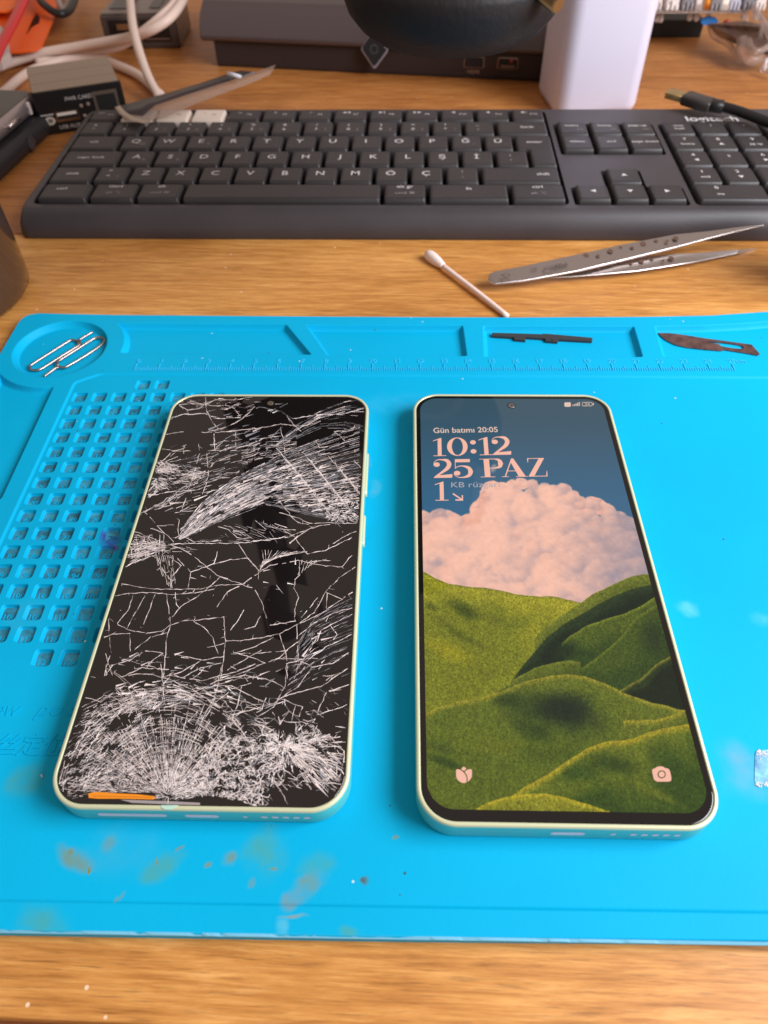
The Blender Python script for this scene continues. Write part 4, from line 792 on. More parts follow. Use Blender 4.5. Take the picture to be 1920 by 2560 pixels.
shards(540, 1360, 330, 260, 260, -.2, 1.2, 2, 6, 1.2); shards(830, 1800, 60, 80, 120, .6, .5, 6, 20, 1.4); shards(550, 1990, 60, 12, 220, .3, 1., 3, 9, 2.2)
M_ck = [mat('crack_pale', (.72, .61, .575), .45, spec=.6), mat('crack_bright', (.88, .80, .78), .35, spec=.8), mat('crack_blue_grey', (.26, .25, .27), .4)]
for q_, (bb_, m_, nm) in enumerate(zip(cb, M_ck, ('fracture_lines', 'chipped_glass_dust', 'dim_fracture_lines'))): bb_.obj(nm, m_, glassL)
# torn strip of orange flex and metal under the missing glass
def pxl(pts, z): return [(*ll(u, v), z) for u, v in pts]
b = B(); top = [(221, 1984), (232, 1981), (246, 1980), (300, 1984), (345, 1986), (387, 1991)]; bot = [(386, 1999), (345, 1998), (300, 1997), (245, 1997), (222, 1995)]
b.add(pxl(top + bot, ZC + .006), [tuple(range(11))[::-1]]); flip_up(b).obj('flex_cable', mat('orange_polyimide', (.75, .24, .01), .3, coat=.4), phL, label='strip of orange flex showing where the glass is missing')
b = B(); b.add(pxl([(232, 1989.5), (380, 1993), (380, 1994.5), (232, 1991)], ZC + .008), [(0, 1, 2, 3)]); flip_up(b).obj('flex_fold', mat('flex_fold_dark', (.45, .12, .005), .4), phL)
b = B(); b.add(pxl([(300, 1999), (420, 2003), (500, 2007), (500, 2013), (420, 2011), (330, 2007)], ZC + .003), [tuple(range(6))]); flip_up(b).obj('exposed_midframe', mat('grey_midframe', (.30, .26, .26), .5), phL)
b = B(); cx, cy = ll(423, 2016); shp = roundpoly([(cx - .24, cy + .02), (cx + .24, cy + .03), (cx + .08, cy - .09), (cx - .13, cy - .08)], .05); prism(b, shp, PT - .01, PT + .012, .004, 1); b.obj('rim_chip', mat('pale_teal_chip', (.42, .62, .52), .3), phL, label='dented pale teal chip in the rim')
fx, fy = ll(676, 1008); b = B(); lathe(b, [(.12, ZC), (.125, ZC + .004), (.10, ZC + .005)], fx, fy, 24); b.obj('front_camera', mat('camera_ring', (.16, .13, .09), .3, .5), phL)

# ------------------------------------------------------------------ small things in the mat trays
M_steel = mat('bright_steel', (.42, .34, .31), .34, 1., var=.15, vscale=300)
def pinz(pts, z): return [(*at(u, v, z), z) for u, v in pts]
z6 = lambda P: [(x * .38577, 560 + y * .38577) for x, y in P]
def ejector(loop, pin, z, label):
    pts = [Vector((*at(u, v, z), z)) for u, v in z6(loop)]; c = sum(pts, Vector()) / len(pts)
    t = thing('sim_ejector', (c.x, c.y, z), 0, label, 'sim tool', 'sim ejector pins in the round tray'); b = B(); tube(b, [p - c for p in pts], .055, 8, 5); b.obj('wire_loop', M_steel, t)
    b = B(); P = [Vector((*at(u, v, z), z)) - c for u, v in z6(pin)]; tube(b, P, [.055, .055, .05, .045], 8, 4); b.obj('pin', M_steel, t)
ejector([(510, 782), (502, 762), (475, 752), (445, 760), (330, 832), (215, 905), (192, 925), (200, 945), (232, 948), (270, 938), (390, 862), (505, 790), (520, 770), (512, 750)], [(514, 752), (535, 738), (570, 718), (603, 699)], -.185, 'steel wire sim tool whose pin points away to the upper right')
ejector([(375, 918), (372, 902), (392, 880), (500, 812), (600, 748), (640, 735), (668, 742), (676, 760), (650, 788), (560, 850), (450, 915), (415, 930), (385, 926), (368, 932)], [(374, 925), (350, 942), (318, 965), (285, 990)], -.13, 'steel wire sim tool whose pin points towards the lower left')
# black plastic bracket
z7 = lambda P: [(1000 + x * .55455, 540 + y * .55455) for x, y in P]
def flatthing(name, pts, z, h, m_, label, cat, holes=(), bev=.02):
    P = [at(u, v, z + h) for u, v in pts]; c = (sum(p[0] for p in P) / len(P), sum(p[1] for p in P) / len(P)); loc = lambda p: (p[0] - c[0], p[1] - c[1])
    t_ = ccw([loc(p) for p in P]); H_ = [ccw([loc(at(u, v, z + h)) for u, v in hh]) for hh in holes]; b = B(); loft(b, [[(x, y, 0) for x, y in t_], [(x, y, h) for x, y in t_]], False)
    for hh in H_: loft(b, [[(x, y, 0) for x, y in hh], [(x, y, h) for x, y in hh]], False, flip=True)
    fill(b, t_, H_, h); o = b.obj(name, m_); o.location = Vector((c[0], c[1], z)) * K; tag(o, label, cat); return o, c
zf = -.238
o, c = flatthing('plastic_bracket', z7([(415, 526), (500, 528), (640, 533), (645, 530), (690, 533), (868, 549), (866, 564), (715, 556), (710, 567), (657, 563), (655, 552), (568, 546), (565, 560), (516, 556), (514, 546), (415, 540)]), zf, .12, mat('matt_black_plastic', (.03, .032, .036), .55), 'thin black plastic bracket strip lying in the tray above the ruler', 'bracket')
b = B(); hx_, hy_ = at(*z7([(687, 557)])[0], zf + .12); lathe(b, [(.05, .122), (.065, .128), (.06, .13)], hx_ - c[0], hy_ - c[1], 14); b.obj('screw_eye', mat('dark_ring', (.012, .012, .012), .3), o)
# scalpel blade
bz = lambda P: [(1520 + x * .24111, 740 + y * .24111) for x, y in P]
flatthing('scalpel_blade', bz([(515, 382), (620, 382), (760, 398), (980, 434), (1250, 470), (1490, 503), (1575, 600), (1550, 612), (1400, 585), (1210, 556), (1170, 566), (1000, 552), (820, 532), (700, 505), (600, 455), (545, 410)]), zf + .01, .05,
          mat('rusty_blade_steel', (.20, .11, .10), .42, .75, var=.4, vscale=260), 'brown tarnished scalpel blade lying in the right tray of the mat', 'blade', [bz([(975, 468), (1140, 478), (1290, 494), (1380, 512), (1408, 528), (1400, 546), (1370, 548), (1290, 540), (1175, 520), (1150, 498)])])
# glass crumbs
b = B(); M_crumb = mat('clear_glass_crumb', (.55, .75, .80), .15, trans=.3)
for i, (u, v, w, h, r) in enumerate([(105, 1940, .11, .05, -1.0), ]):
    x, y = at(u, v, zw); b = B(); prism(b, roundpoly([(-w / 2, -h / 2), (w / 2, -h / 2), (w / 2 - .02, h / 2), (-w / 2 + .03, h / 2)], .01), 0, .03); o = b.obj('glass_sliver', M_crumb); o.location = (x * K, y * K, zw * K); o.rotation_euler = (0, 0, r)
    tag(o, ['tiny clear glass sliver on the mat left of the shattered phone', 'clear thin sliver sticking out below the lit phone'][i], 'glass sliver')
# scraped pale label at the mat's right side
b = B(); P = [MW(*ml(u, v, zw)) for u, v in [(1888, 1878), (1940, 1872), (1945, 1968), (1886, 1958)]]; prism(b, roundpoly(P, .08), zw, zw + .015)
o = b.obj('scraped_sticker', mat('scuffed_pale_sticker', (.16, .42, .78), .5, var=.5, vscale=300, bump=1., bscale=400)); tag(o, 'pale scuffed sticker remnant on the mat right of the lit phone', 'sticker')
b = B()
for _ in range(90):
    u = 1888 + R_.random() * 40; v = R_.choice([R_.gauss(1885, 6), R_.gauss(1962, 3)]); x, y = at(u, v, zw); s = R_.uniform(.01, .04); a_ = R_.random() * 6
    b.add([(x + s * math.cos(a_ + k), y + s * math.sin(a_ + k), zw + .018 + .01 * R_.random()) for k in (0, 2.1, 4.2)], [(0, 1, 2)])
flip_up(b).obj('torn_fibres', mat('whitish_fibres', (.62, .62, .60), .8), o)

# ------------------------------------------------------------------ cotton swab and tweezers
M_cot = mat('cotton', (.85, .70, .66), .9, bump=.6, bscale=700); M_stick = mat('paper_stick', (.82, .64, .58), .6)
hx0, hy0 = at(1067, 633, -.1); hx1, hy1 = at(1103, 663, -.1); ex, ey = at(1272, 792, -.18)
dv = Vector((ex - hx0, ey - hy0, -.06)); t = thing('cotton_swab', (hx0, hy0, DZ), 0, 'pink-white cotton swab lying on the wood above the blue mat', 'cotton swab')
ez = .24; b = B(); dn = dv.normalized(); tube(b, [Vector((0, 0, ez)) + dn * 1.0, Vector((0, 0, ez)) + dn * 4.5, Vector((0, 0, ez - .04)) + dv * .985], .125, 12, 4); b.obj('stick', M_stick, t)
b = B(); tube(b, [Vector((0, 0, ez)) + dn * s for s in (-.05, .05, .25, .6, 1.0, 1.35, 1.45)], [.06, .2, .27, .28, .24, .17, .13], 14, 1); b.obj('cotton_tip', M_cot, t)
# tweezers
def steel_grad(): return mat('brushed_steel', (.55, .50, .49), .30, 1., bump=.15, bscale=260)
M_tw = steel_grad()
tx, ty_ = at(1225, 700, .2); t = thing('tweezers', (tx, ty_, DZ), 0, 'steel tweezers with perforated arms resting by the keyboard front', 'tweezers')
def arm(name, up_pts, lo_pts, zs, th, holes, edge_z):
    # blade of the arm: flat strip standing on edge; built from upper and lower silhouettes at given heights
    P0 = [Vector((*at(u, v, z), z)) for (u, v), z in zip(up_pts, zs)]; P1 = [Vector((*at(u, v, z - ez_), z - ez_)) for (u, v), z, ez_ in zip(lo_pts, zs, edge_z)]
    o_ = Vector((tx, ty_, DZ)); b = B(); n = len(P0); dn_ = Vector((0, -.02, -th))
    vs = [p - o_ for p in P0] + [p - o_ for p in P1] + [p - o_ + dn_ for p in P1] + [p - o_ + dn_ for p in P0]
    fs = []
    for i in range(n - 1):
        for a_ in range(4):
            c_ = (a_ + 1) % 4; fs.append((a_ * n + i, c_ * n + i, c_ * n + i + 1, a_ * n + i + 1))
    fs += [(0, 3 * n, 2 * n, n), (n - 1, 2 * n - 1, 3 * n - 1, 4 * n - 1)]
    b.add(vs, fs); ob = b.obj(name, M_tw, t); bm = bmesh.new(); bm.from_mesh(ob.data); bmesh.ops.recalc_face_normals(bm, faces=bm.faces); bm.to_mesh(ob.data); bm.free(); fit_bevel(ob, .025, 2)
    hb = B()
    for (u, v, z, r) in holes:
        x, y = at(u, v, z); q = Vector((x, y, z)) - o_; sl = (P1[1] - P0[1]).normalized(); ax = (P0[-1] - P0[0]).normalized(); nn = ax.cross(sl).normalized(); nn = nn if nn.z > 0 else -nn; s2 = nn.cross(ax)
        hb.add([tuple(q + ax * r * 1.0 * math.cos(2 * PI * k / 14) + s2 * r * math.sin(2 * PI * k / 14) + nn * .02) for k in range(14)], [tuple(range(14))])
    flip_up(hb).obj('arm_hole', M_hole, ob, label='row of round holes through the arm') if holes else None
    return ob
M_hole = mat('hole_dark', (.10, .05, .03), .6)
# lower arm (behind), then upper arm
zA = [.10, .12, .15, .15, .12, .08, 0., -.12, -.26]
arm('arm', z7([(620, 252), (760, 226), (900, 206), (1080, 183), (1240, 170), (1330, 166), (1430, 158), (1520, 150), (1602, 146)]), z7([(640, 278), (780, 272), (900, 262), (1080, 245), (1240, 220), (1330, 206), (1430, 186), (1520, 168), (1604, 150)]), zA, .05,
    [(*z7([p])[0], .12, r) for p, r in [((846, 232), .08), ((890, 238), .09), ((945, 222), .12), ((986, 212), .08), ((1040, 215), .08), ((1086, 206), .13), ((1134, 195), .09), ((1184, 202), .09), ((1222, 191), .14)]], [.12] * 9)
zB = [.35, .40, .45, .50, .55, .62, .72, .85, 1.0]
arm('arm', z7([(400, 262), (430, 248), (560, 224), (800, 172), (1000, 128), (1240, 82), (1400, 66), (1530, 48), (1640, 36)]), z7([(398, 288), (430, 304), (560, 290), (800, 246), (1000, 198), (1240, 140), (1400, 98), (1530, 66), (1640, 41)]), zB, .09,
    [(*z7([p])[0], zz_, r) for p, zz_, r in [((838, 180), .45, .15), ((892, 181), .45, .10), ((948, 159), .5, .14), ((994, 143), .5, .09), ((1046, 144), .5, .10), ((1096, 127), .52, .15), ((1154, 113), .55, .10), ((1204, 114), .58, .09), ((1243, 101), .6, .14)]], [.10, .2, .22, .22, .22, .2, .15, .08, .02])
b = B(); M_etch = mat('etched_dark', (.05, .04, .045), .5)
def etched(s, u, v, u2, v2, size, z=.43):
    x, y = at(u, v, z); x2, y2 = at(u2, v2, z); r_ = math.atan2(y2 - y, x2 - x); text_into(b, s, x - tx, y - ty_, z - DZ + .02, size, rot=r_ + PI, fn=None)
etched('MERCY', *z7([(690, 222)])[0], *z7([(760, 206)])[0], .42); etched('ESD', *z7([(600, 236)])[0], *z7([(660, 224)])[0], .2); etched('CE', *z7([(470, 262)])[0], *z7([(520, 252)])[0], .40)
flip_up(b).obj('etched_lettering', M_etch, t)

# ------------------------------------------------------------------ keyboard
KX, KY, KR = -17.83, 38.08, -.043
M_kb = mat('grey_black_plastic', (.052, .045, .050), .42, bump=.3, bscale=1500, var=.12, vscale=30); M_key = mat('key_plastic', (.036, .031, .033), .42, bump=.25, bscale=1500, var=.08, vscale=40); M_keyw = mat('white_key_plastic', (.78, .66, .58), .4); M_leg = mat('legend_paint', (.62, .58, .57), .5); M_legd = mat('dim_legend_paint', (.26, .23, .23), .5); M_well = mat('key_well', (.012, .011, .012), .6)
kb = thing('keyboard', (KX, KY, DZ), KR, 'dark grey full size keyboard with three white function keys, across the desk', 'keyboard')
RV = [-.06, 1.78, 3.74, 5.72, 7.70, 9.66, 11.55]
def kz(v): return 1.30 + .022 * v - DZ                # key-top height above the desk
b = B()
outl = roundpoly([(-.75, -.42), (42.8, -.42), (42.8, 11.85), (-.65, 11.85)], .7, 6)
wells = [roundpoly([(-.38, -.12), (27.72, -.12), (27.72, 11.62), (-.42, 11.62)], .45), roundpoly([(27.98, 5.62), (33.88, 5.62), (33.88, 9.72), (27.98, 9.72)], .2),
         roundpoly([(27.98, -.1), (33.88, -.1), (33.88, 1.82), (32.0, 1.82), (32.0, 3.72), (29.86, 3.72), (29.86, 1.82), (27.98, 1.82)], .2), roundpoly([(34.15, -.12), (42.1, -.12), (42.1, 9.72), (34.15, 9.72)], .4)]
deck = lambda x, y: kz(y) - .24
fill(b, outl, wells, 0, zf=deck)
for w_ in wells: w_ = ccw(w_); loft(b, [[(x, y, deck(x, y)) for x, y in w_], [(x, y, .55) for x, y in w_]], False)
# palm strip and sides
n = len(outl); r0 = [(x, y, deck(x, y)) for x, y in outl]
def drop(d_, zf_): return [(x + (d_ if x > 42 else (-d_ if x < 0 else 0)) * .6, y - (d_ if y < 2 else -d_ * .2), zf_(x, y)) for x, y in outl]
loft(b, [r0, drop(.10, lambda x, y: deck(x, y) - .03), drop(.35, lambda x, y: deck(x, y) - .25), drop(.62, lambda x, y: deck(x, y) * .5), drop(.74, lambda x, y: .16), drop(.66, lambda x, y: .0)], True, flip=True)
b.obj('body', M_kb, kb)
b = B(); box(b, -.5, 42.3, -.15, 11.7, .05, .55); b.obj('well_floor', M_well, kb)
def legend(lines, b, uc, vc, size, al='c'):
    for s, du, dv_, sc in lines: text_into(b, s, uc + du, vc + dv_, kz(vc + dv_) + .014, size * sc * 1.12, align=al, bold=.006)
def key(u0, u1, v0, v1, lg=(), m_=None, size=.62, dim=(), name='key', shape=None):
    g = .075; u0 += g; u1 -= g; v0 += g; v1 -= g; b = B(); o_ = ccw(shape) if shape else rrect(u0, u1, v0, v1, .16, 4)
    top = [(d_, dz) for d_, dz in ((0, -.75), (.02, -.22), (.07, -.06), (.13, -.012), (.20, 0))]
    rings = [[(x, y, kz(y) + dz) for x, y in inset(o_, d_)] for d_, dz in top]; loft(b, rings, True); fill(b, [(p[0], p[1]) for p in rings[-1]], [], 0, True, zf=lambda x, y: kz(y))
    o = b.obj(name, m_ or M_key, kb); uc, vc = (u0 + u1) / 2, (v0 + v1) / 2
    if lg: b = B(); legend(lg, b, uc, vc, size); b.obj('legend', M_leg if m_ is None else M_legd, o)
    if dim: b = B(); legend(dim, b, uc, vc, size); b.obj('dim_legend', M_legd, o)
    return o
L1 = lambda s, dx=0., dy=-.12, k=1.: [(s, dx, dy, k)]
gF = [-.30, 1.65, 3.82, 5.99, 8.16, 10.34, 12.52, 14.69, 16.87, 19.04, 21.2, 23.36, 25.5, 27.6]
fl = ['esc', 'F1', 'F2', 'F3', 'F4', 'F5', 'F6', 'F7', 'F8', 'F9', 'F10', 'F11', 'F12']; ic = ['≡', '⚹', '⚹', '⚹', '⌂', '≣', '♫', '◀◀', '▶‖', '▶▶', '◀', '◀-', '◀+']
for i in range(13):
    key(gF[i], gF[i + 1], RV[5], RV[6] - .1, [(ic[i] if i else 'esc', -.25, .12, .42), (fl[i] if i else 'FN', .35, -.12, .42)], M_keyw if i in (1, 2, 3) else None, name='key')
nb = [-.32] + [1.56 + 1.91 * i for i in range(13)] + [27.6]; sh_ = ['é', '!', "'", '^', '+', '%', '&', '/', '(', ')', '=', '?', '_']; nm_ = ['"', '1', '2', '3', '4', '5', '6', '7', '8', '9', '0', '*', '-']
al_ = ['', '', '£', '#', '$', '½', '', '{', '[', ']', '}', '\\', '']
for i in range(13): key(nb[i], nb[i + 1], RV[4], RV[5], [(sh_[i], -.1, .22, .6), (nm_[i], -.1, -.38, .6)], dim=[(al_[i], .45, -.38, .5)] if al_[i] else ())
key(nb[13], nb[14], RV[4], RV[5], [('back', .3, -.1, .6)])
qb = [-.26] + [2.62 + 1.91 * i for i in range(13)]; ql = list('QWERTYUIOPĞÜ')
key(qb[0], qb[1], RV[3], RV[4], L1('tab', -.1, -.1, .6))
for i, ch in enumerate(ql): key(qb[i + 1], qb[i + 2] if i < 11 else 25.42, RV[3], RV[4], L1(ch, -.05), dim=[('@', .42, -.35, .5)] if ch == 'Q' else ([('€', .42, -.35, .5)] if ch == 'E' else ([('~', .42, -.35, .5)] if ch in 'ĞÜ' else ())))
ab = [-.22] + [3.15 + 1.91 * i for i in range(13)]; abl = list('ASDFGHJKLŞİ')
key(ab[0], ab[1], RV[2], RV[3], L1('caps lock', 0, -.1, .6))
for i, ch in enumerate(abl): key(ab[i + 1], ab[i + 2], RV[2], RV[3], L1(ch, -.05), dim=[('æ', .42, -.35, .5)] if ch == 'A' else ([('ß', .42, -.35, .5)] if ch == 'S' else ()))
key(ab[12], 26.1, RV[2], RV[3], [(';', -.1, .2, .6), (',', -.1, -.3, .6)], dim=[('`', .3, -.3, .5)])
g = .055
key(0, 1, 0, 1, [], shape=roundpoly([(25.42 + g, RV[4] - g), (25.42 + g, RV[3] - .0 + g), (26.1 + g, RV[3] + g), (26.1 + g, RV[2] + g), (27.62 - g, RV[2] + g), (27.62 - g, RV[4] - g)], .16, 4))
b = B(); legend([('enter', 0, 0, .6)], b, 26.55, RV[3] + .85, .62); eo = [o for o in kb.children if o.name.startswith('key')][-1]; b.obj('legend', M_leg, eo)
zb = [-.2, 2.23] + [4.14 + 1.91 * i for i in range(11)]; key(zb[0], zb[1], RV[1], RV[2], L1('shift', 0, -.1, .6)); key(zb[1], zb[2], RV[1], RV[2], [('>', -.15, .25, .6), ('<', -.15, -.35, .6)], dim=[('|', .4, -.35, .5)])
for i, ch in enumerate('ZXCVBNMÖÇ'): key(zb[i + 2], zb[i + 3], RV[1], RV[2], L1(ch, -.05))
key(zb[11], 23.25, RV[1], RV[2], [(':', 0, .2, .6), ('.', 0, -.35, .6)]); key(23.25, 27.6, RV[1], RV[2], L1('shift', 1.2, -.1, .6))
def two(u0, u1, a_, c_): o = key(u0, u1, RV[0], RV[1], [(a_, 0, .36, .6)], dim=[(c_, 0, -.3, .52)]); return o
key(-.18, 2.58, RV[0], RV[1], L1('ctrl', -.25, .1, .6)); two(2.58, 5.06, 'start', 'alt ⌥'); two(5.06, 7.49, 'alt', 'cmd ⌘'); key(7.49, 18.02, RV[0], RV[1]); two(18.02, 20.4, 'alt gr', 'cmd ⌘'); key(20.4, 24.7, RV[0], RV[1], L1('fn', 0, .15, .6)); two(24.7, 27.62, 'ctrl', 'alt ⌥')
nv = [28.05, 29.95, 31.88, 33.8]
for i, (a_, c_) in enumerate((('insert', 'prt'), ('home', 'scr'), ('page up', 'brk'))): key(nv[i], nv[i + 1], RV[4], RV[5] - .02, L1(a_, -.05, .12, .5), dim=[(c_, .4, -.35, .4)])
for i, a_ in enumerate(('delete', 'end', 'page down')): key(nv[i], nv[i + 1], RV[3] - .0, RV[4], L1(a_, 0, -.05, .5))
key(nv[1], nv[2], RV[1], RV[2] - .1, L1('▲', 0, -.1, .5))
for i, a_ in enumerate('◀▼▶'): key(nv[i], nv[i + 1], RV[0], RV[1], L1(a_, 0, -.05, .5))
np_ = [34.25, 36.1, 38.02, 39.95, 42.0]
for r_, row in enumerate([[('num\nlock', ''), ('/', ''), ('*', ''), ('-', '')], [('7', 'home'), ('8', '▲'), ('9', 'pg up')], [('4', '◀'), ('5', ''), ('6', '▶')], [('1', 'end'), ('2', '▼'), ('3', 'pg dn')]]):
    for i, (a_, c_) in enumerate(row):
        v0, v1 = RV[4 - r_], RV[5 - r_] - (.02 if r_ == 0 else 0)
        key(np_[i], np_[i + 1], v0, v1, ([(a_, -.05, .22, .62)] if c_ else L1(a_.split('\n')[0], 0, .1, .5)) + ([(c_, 0, -.36, .48)] if c_ else ([('lock', 0, -.3, .5)] if '\n' in a_ else [])))
key(np_[0], np_[2], RV[0], RV[1], [('0', -.7, .3, .62), ('ins', -.65, -.35, .48)]); key(np_[2], np_[3], RV[0], RV[1], [('.', 0, .3, .62), ('del', 0, -.35, .48)]); key(np_[3], np_[4], RV[2], RV[4], L1('+', 0, .1, .8)); key(np_[3], np_[4], RV[0], RV[2], L1('enter', 0, .1, .5))
b = B(); text_into(b, 'logitech', 36.0, 9.98, kz(9.98) - .18, 1.0, align='l', bold=.02); b.obj('brand_lettering', M_leg, kb)
# dust flecks caught on the palm strip
b = B()
for _ in range(60):
    x = R_.uniform(0, 38); y = R_.uniform(-.42, -.2); s = R_.uniform(.01, .03); b.add([(x, y, deck(x, y) + .012), (x + s, y, deck(x, y) + .012), (x + s * .5, y + s, deck(x, y) + .014)], [(0, 1, 2)])
b.obj('dust', mat('dust_flecks', (.35, .33, .33), .9), kb)

# ------------------------------------------------------------------ background things
# black powder-coated microscope head with brass screw
M_blk = mat('textured_black_paint', (.016, .014, .015), .55, spec=.25, bump=1.0, bscale=330)
MX, MY, MZ = 2.9, 32.9, 9.82
t = thing('microscope_head', (MX, MY, MZ), 0, 'round black textured microscope head hanging over the back of the desk', 'microscope')
b = B(); lathe(b, [(1.9, .0), (2.4, .02), (3.0, .16), (3.5, .5), (3.92, 1.0), (4.12, 1.55), (4.18, 2.0), (4.1, 2.25), (3.85, 2.4), (3.0, 2.5)], n=72); b.obj('housing', M_blk, t)
b = B(); lathe(b, [(3.0, 2.5), (2.75, 2.7), (2.7, 3.6), (2.9, 3.9), (2.9, 9.), (2.4, 9.4), (2.4, 16)], n=64); b.obj('barrel', M_blk, t)
b = B(); box(b, -8.6, -2.2, 5.2, 8.4, 2.75, 8.6); o = b.obj('reflection_block', M_blk, t); fit_bevel(o, .3, 3)  # unseen block added to darken the reflection in the left screen
b = B(); box(b, -2.3, 1.5, 5.6, 8.0, 3.6, 6.5); box(b, -1.2, 1.2, 2.0, 6.0, 4.4, 6.2); b.obj('reflection_arm', M_blk, t)  # unseen arm added to carry that block
b = B(); lathe(b, [(1.35, 3.0), (1.35, 30)], -11.2, 2.2, 32); b.obj('post', M_blk, t)  # unseen post added as a dark column mirrored in the left screen
b = B(); box(b, -11.2, -8.5, 2.0, 6.6, 5.0, 7.0); b.obj('reflection_clamp', M_blk, t)  # joins the added post to the added block
b = B(); lathe(b, [(1.0, -.08), (1.25, -.08), (1.3, .0)], n=64); b.obj('lens_ring', mat('lens_ring_black', (.01, .01, .01), .25), t)
b = B(); lathe(b, [(1.35, -.02), (1.8, -.02), (1.85, .05)], n=64); b.obj('reflection_ring', mat('pale_reflection_ring', (.30, .29, .29), .5), t)  # unseen pale ring added so the right screen mirrors lighter bands
b = B(); lathe(b, [(0, -.04), (.6, -.05), (.98, -.04)], n=48); b.obj('lens', mat('objective_glass', (.01, .012, .02), .05), t)
kn = B()
for i in range(36):
    a0 = 2 * PI * i / 36; a1 = a0 + 2 * PI / 72; 
pr = []; 
for i in range(72): r = .36 if i % 2 else .40; pr.append((r * math.cos(2 * PI * i / 72), r * math.sin(2 * PI * i / 72)))
loft(kn, [[(x, y, 0) for x, y in pr], [(x, y, .95) for x, y in pr], [(x * .85, y * .85, 1.02) for x, y in pr]], False, True, True)
ko = kn.obj('brass_screw', mat('brass', (.42, .31, .18), .32, 1.), t); ko.location = (Vector((*at(1352, -22, 12.0), 12.0)) - Vector((MX, MY, MZ))) * K; ko.rotation_euler = Vector((.55, -.75, -.25)).to_track_quat('Z', 'Y').to_euler(); ko.scale = (.72, .72, .9)
# grey metal device
M_dev = mat('grey_purple_metal', (.125, .10, .102), .32, .6, bump=.1, bscale=900); M_devd = mat('dark_grey_metal', (.045, .034, .034), .38, .4)
dx0, dy0 = at(543.7, 165, DZ); dR = -.185
t = thing('docking_station', (dx0 - .4, dy0, DZ), dR, 'long grey metal docking box with a black diamond badge at the back', 'docking box')
b = B(); prof = [(0., .0), (-.12, .25), (-.18, 1.5), (-.10, 1.85)]
def ext(b, prof, x0, x1, smooth=True):
    n = len(prof); b.add([(x0, y, z) for y, z in prof] + [(x1, y, z) for y, z in prof], [(i, n + i, n + (i + 1) % n, (i + 1) % n) for i in range(n)] + [tuple(range(n))[::-1] if 0 else tuple(range(n)), tuple(range(2 * n - 1, n - 1, -1))], smooth)
b = B(); ext(b, [(.0, .0), (-.1, .3), (-.1, 1.75), (8, 1.75), (8, 0)], .45, 31, False); o = b.obj('base', M_devd, t); fit_bevel(o, .08, 2)
b = B(); ext(b, [(-.35, 1.78), (-.55, 1.95), (-.58, 2.15), (-.3, 2.9), (.2, 3.5), (1.1, 4.0), (8, 4.8), (9, 1.78)], -.35, 31, False); o = b.obj('top_shell', M_dev, t); fit_bevel(o, .22, 4, 20)
b = B(); prism(b, roundpoly([(-.95, 0), (0, -1.15), (.95, 0), (0, 1.15)], .25, 5), 0, .16, .05, 2); o = b.obj('diamond_badge', mat('gloss_black', (.008, .008, .009), .12), t)
o.location = Vector((12.75, -.62, 1.85)) * K; o.rotation_euler = (math.radians(78), 0, 0)
b = B(); prism(b, roundpoly([(-1.06, 0), (0, -1.28), (1.06, 0), (0, 1.28)], .25, 5), 0, .05, .02, 1); o2 = b.obj('badge_lit_edge', mat('lilac_lit_edge', (.5, .46, .58), .3, .8), t); o2.location = Vector((12.75, -.60, 1.80)) * K; o2.rotation_euler = (math.radians(78), 0, 0)  # lilac light on the lower edge of the badge, painted as a rim
b = B(); pts = ell(0, 0, .3, .3, 24); fill(b, pts, [ell(0, 0, .22, .22, 24)], 0); o3 = b.obj('badge_ring', mat('dim_ring', (.05, .05, .055), .4), t); o3.location = Vector((12.75, -.795, 1.87)) * K; o3.rotation_euler = (math.radians(78), 0, 0)
for x, kind in ((19.9, 0), (22.3, 1)):
    b = B(); pts = roundpoly([(x - .75, .75), (x + .75, .75), (x + .7, 1.5), (x - .7, 1.5)], .12); pts = ccw(pts)
    loft(b, [[(a_, -.112, c_) for a_, c_ in pts], [(a_, -.13, c_) for a_, c_ in inset(pts, .06)]], False, flip=False); o = b.obj('port_rim', mat('port_rim_metal', (.32, .24, .21), .3, .8), t)
    b = B(); b.add([(a_, -.125, c_) for a_, c_ in inset(pts, .1)], [tuple(range(len(pts)))]); b.obj('port_mouth', M_well, o)
b = B()
for s, x, z, sz in (('HDMI', 19.9, .38, .36), ('option', 22.3, .85, .38)):
    vs, fs = text_geo(s, 1.); w = (min(v[0] for v in vs) + max(v[0] for v in vs)) / 2; b.add([(x + (v[0] - w) * sz, -.14, z + v[1] * sz) for v in vs], fs)
b.obj('port_lettering', mat('faint_orange_print', (.40, .22, .15), .6), t)
b = B(); lathe(b, [(.13, 0), (.13, .05), (.06, .08)], 0, 0, 12); o = b.obj('indicator_lamp', mat('red_dot', (.45, .06, .04), .4), t); o.location = Vector((22.55, -.14, 1.32)) * K; o.rotation_euler = (PI / 2, 0, 0)
# white plastic bottle
bx, by = at(1478, 262, DZ); M_bot = mat('milky_plastic', (.68, .655, .79), .42, coat=.2); M_bot.node_tree.nodes['Principled BSDF'].inputs['Subsurface Weight'].default_value = .25; M_bot.node_tree.nodes['Principled BSDF'].inputs['Subsurface Radius'].default_value = (.01, .008, .01)
t = thing('plastic_bottle', (14.35, 54.6, DZ), .10, 'milky white square plastic bottle standing behind the keyboard', 'bottle')
b = B(); sq = rrect(-2.85, 2.85, -2.6, 2.6, 1.0, 10); R = [(.5, 0), (.15, .1), (0, .5), (0, 12.5), (.25, 13.6), (1.0, 14.4), (1.9, 14.8)]
loft(b, [[(x, y, z) for x, y in inset(sq, d_ * .8)] for d_, z in R], True, True, True); b.obj('bottle_body', M_bot, t)
b = B(); lathe(b, [(1.2, 14.7), (1.25, 15), (1.25, 16.6), (1.1, 16.8)], 0, 0, 32); b.obj('cap', M_bot, t)
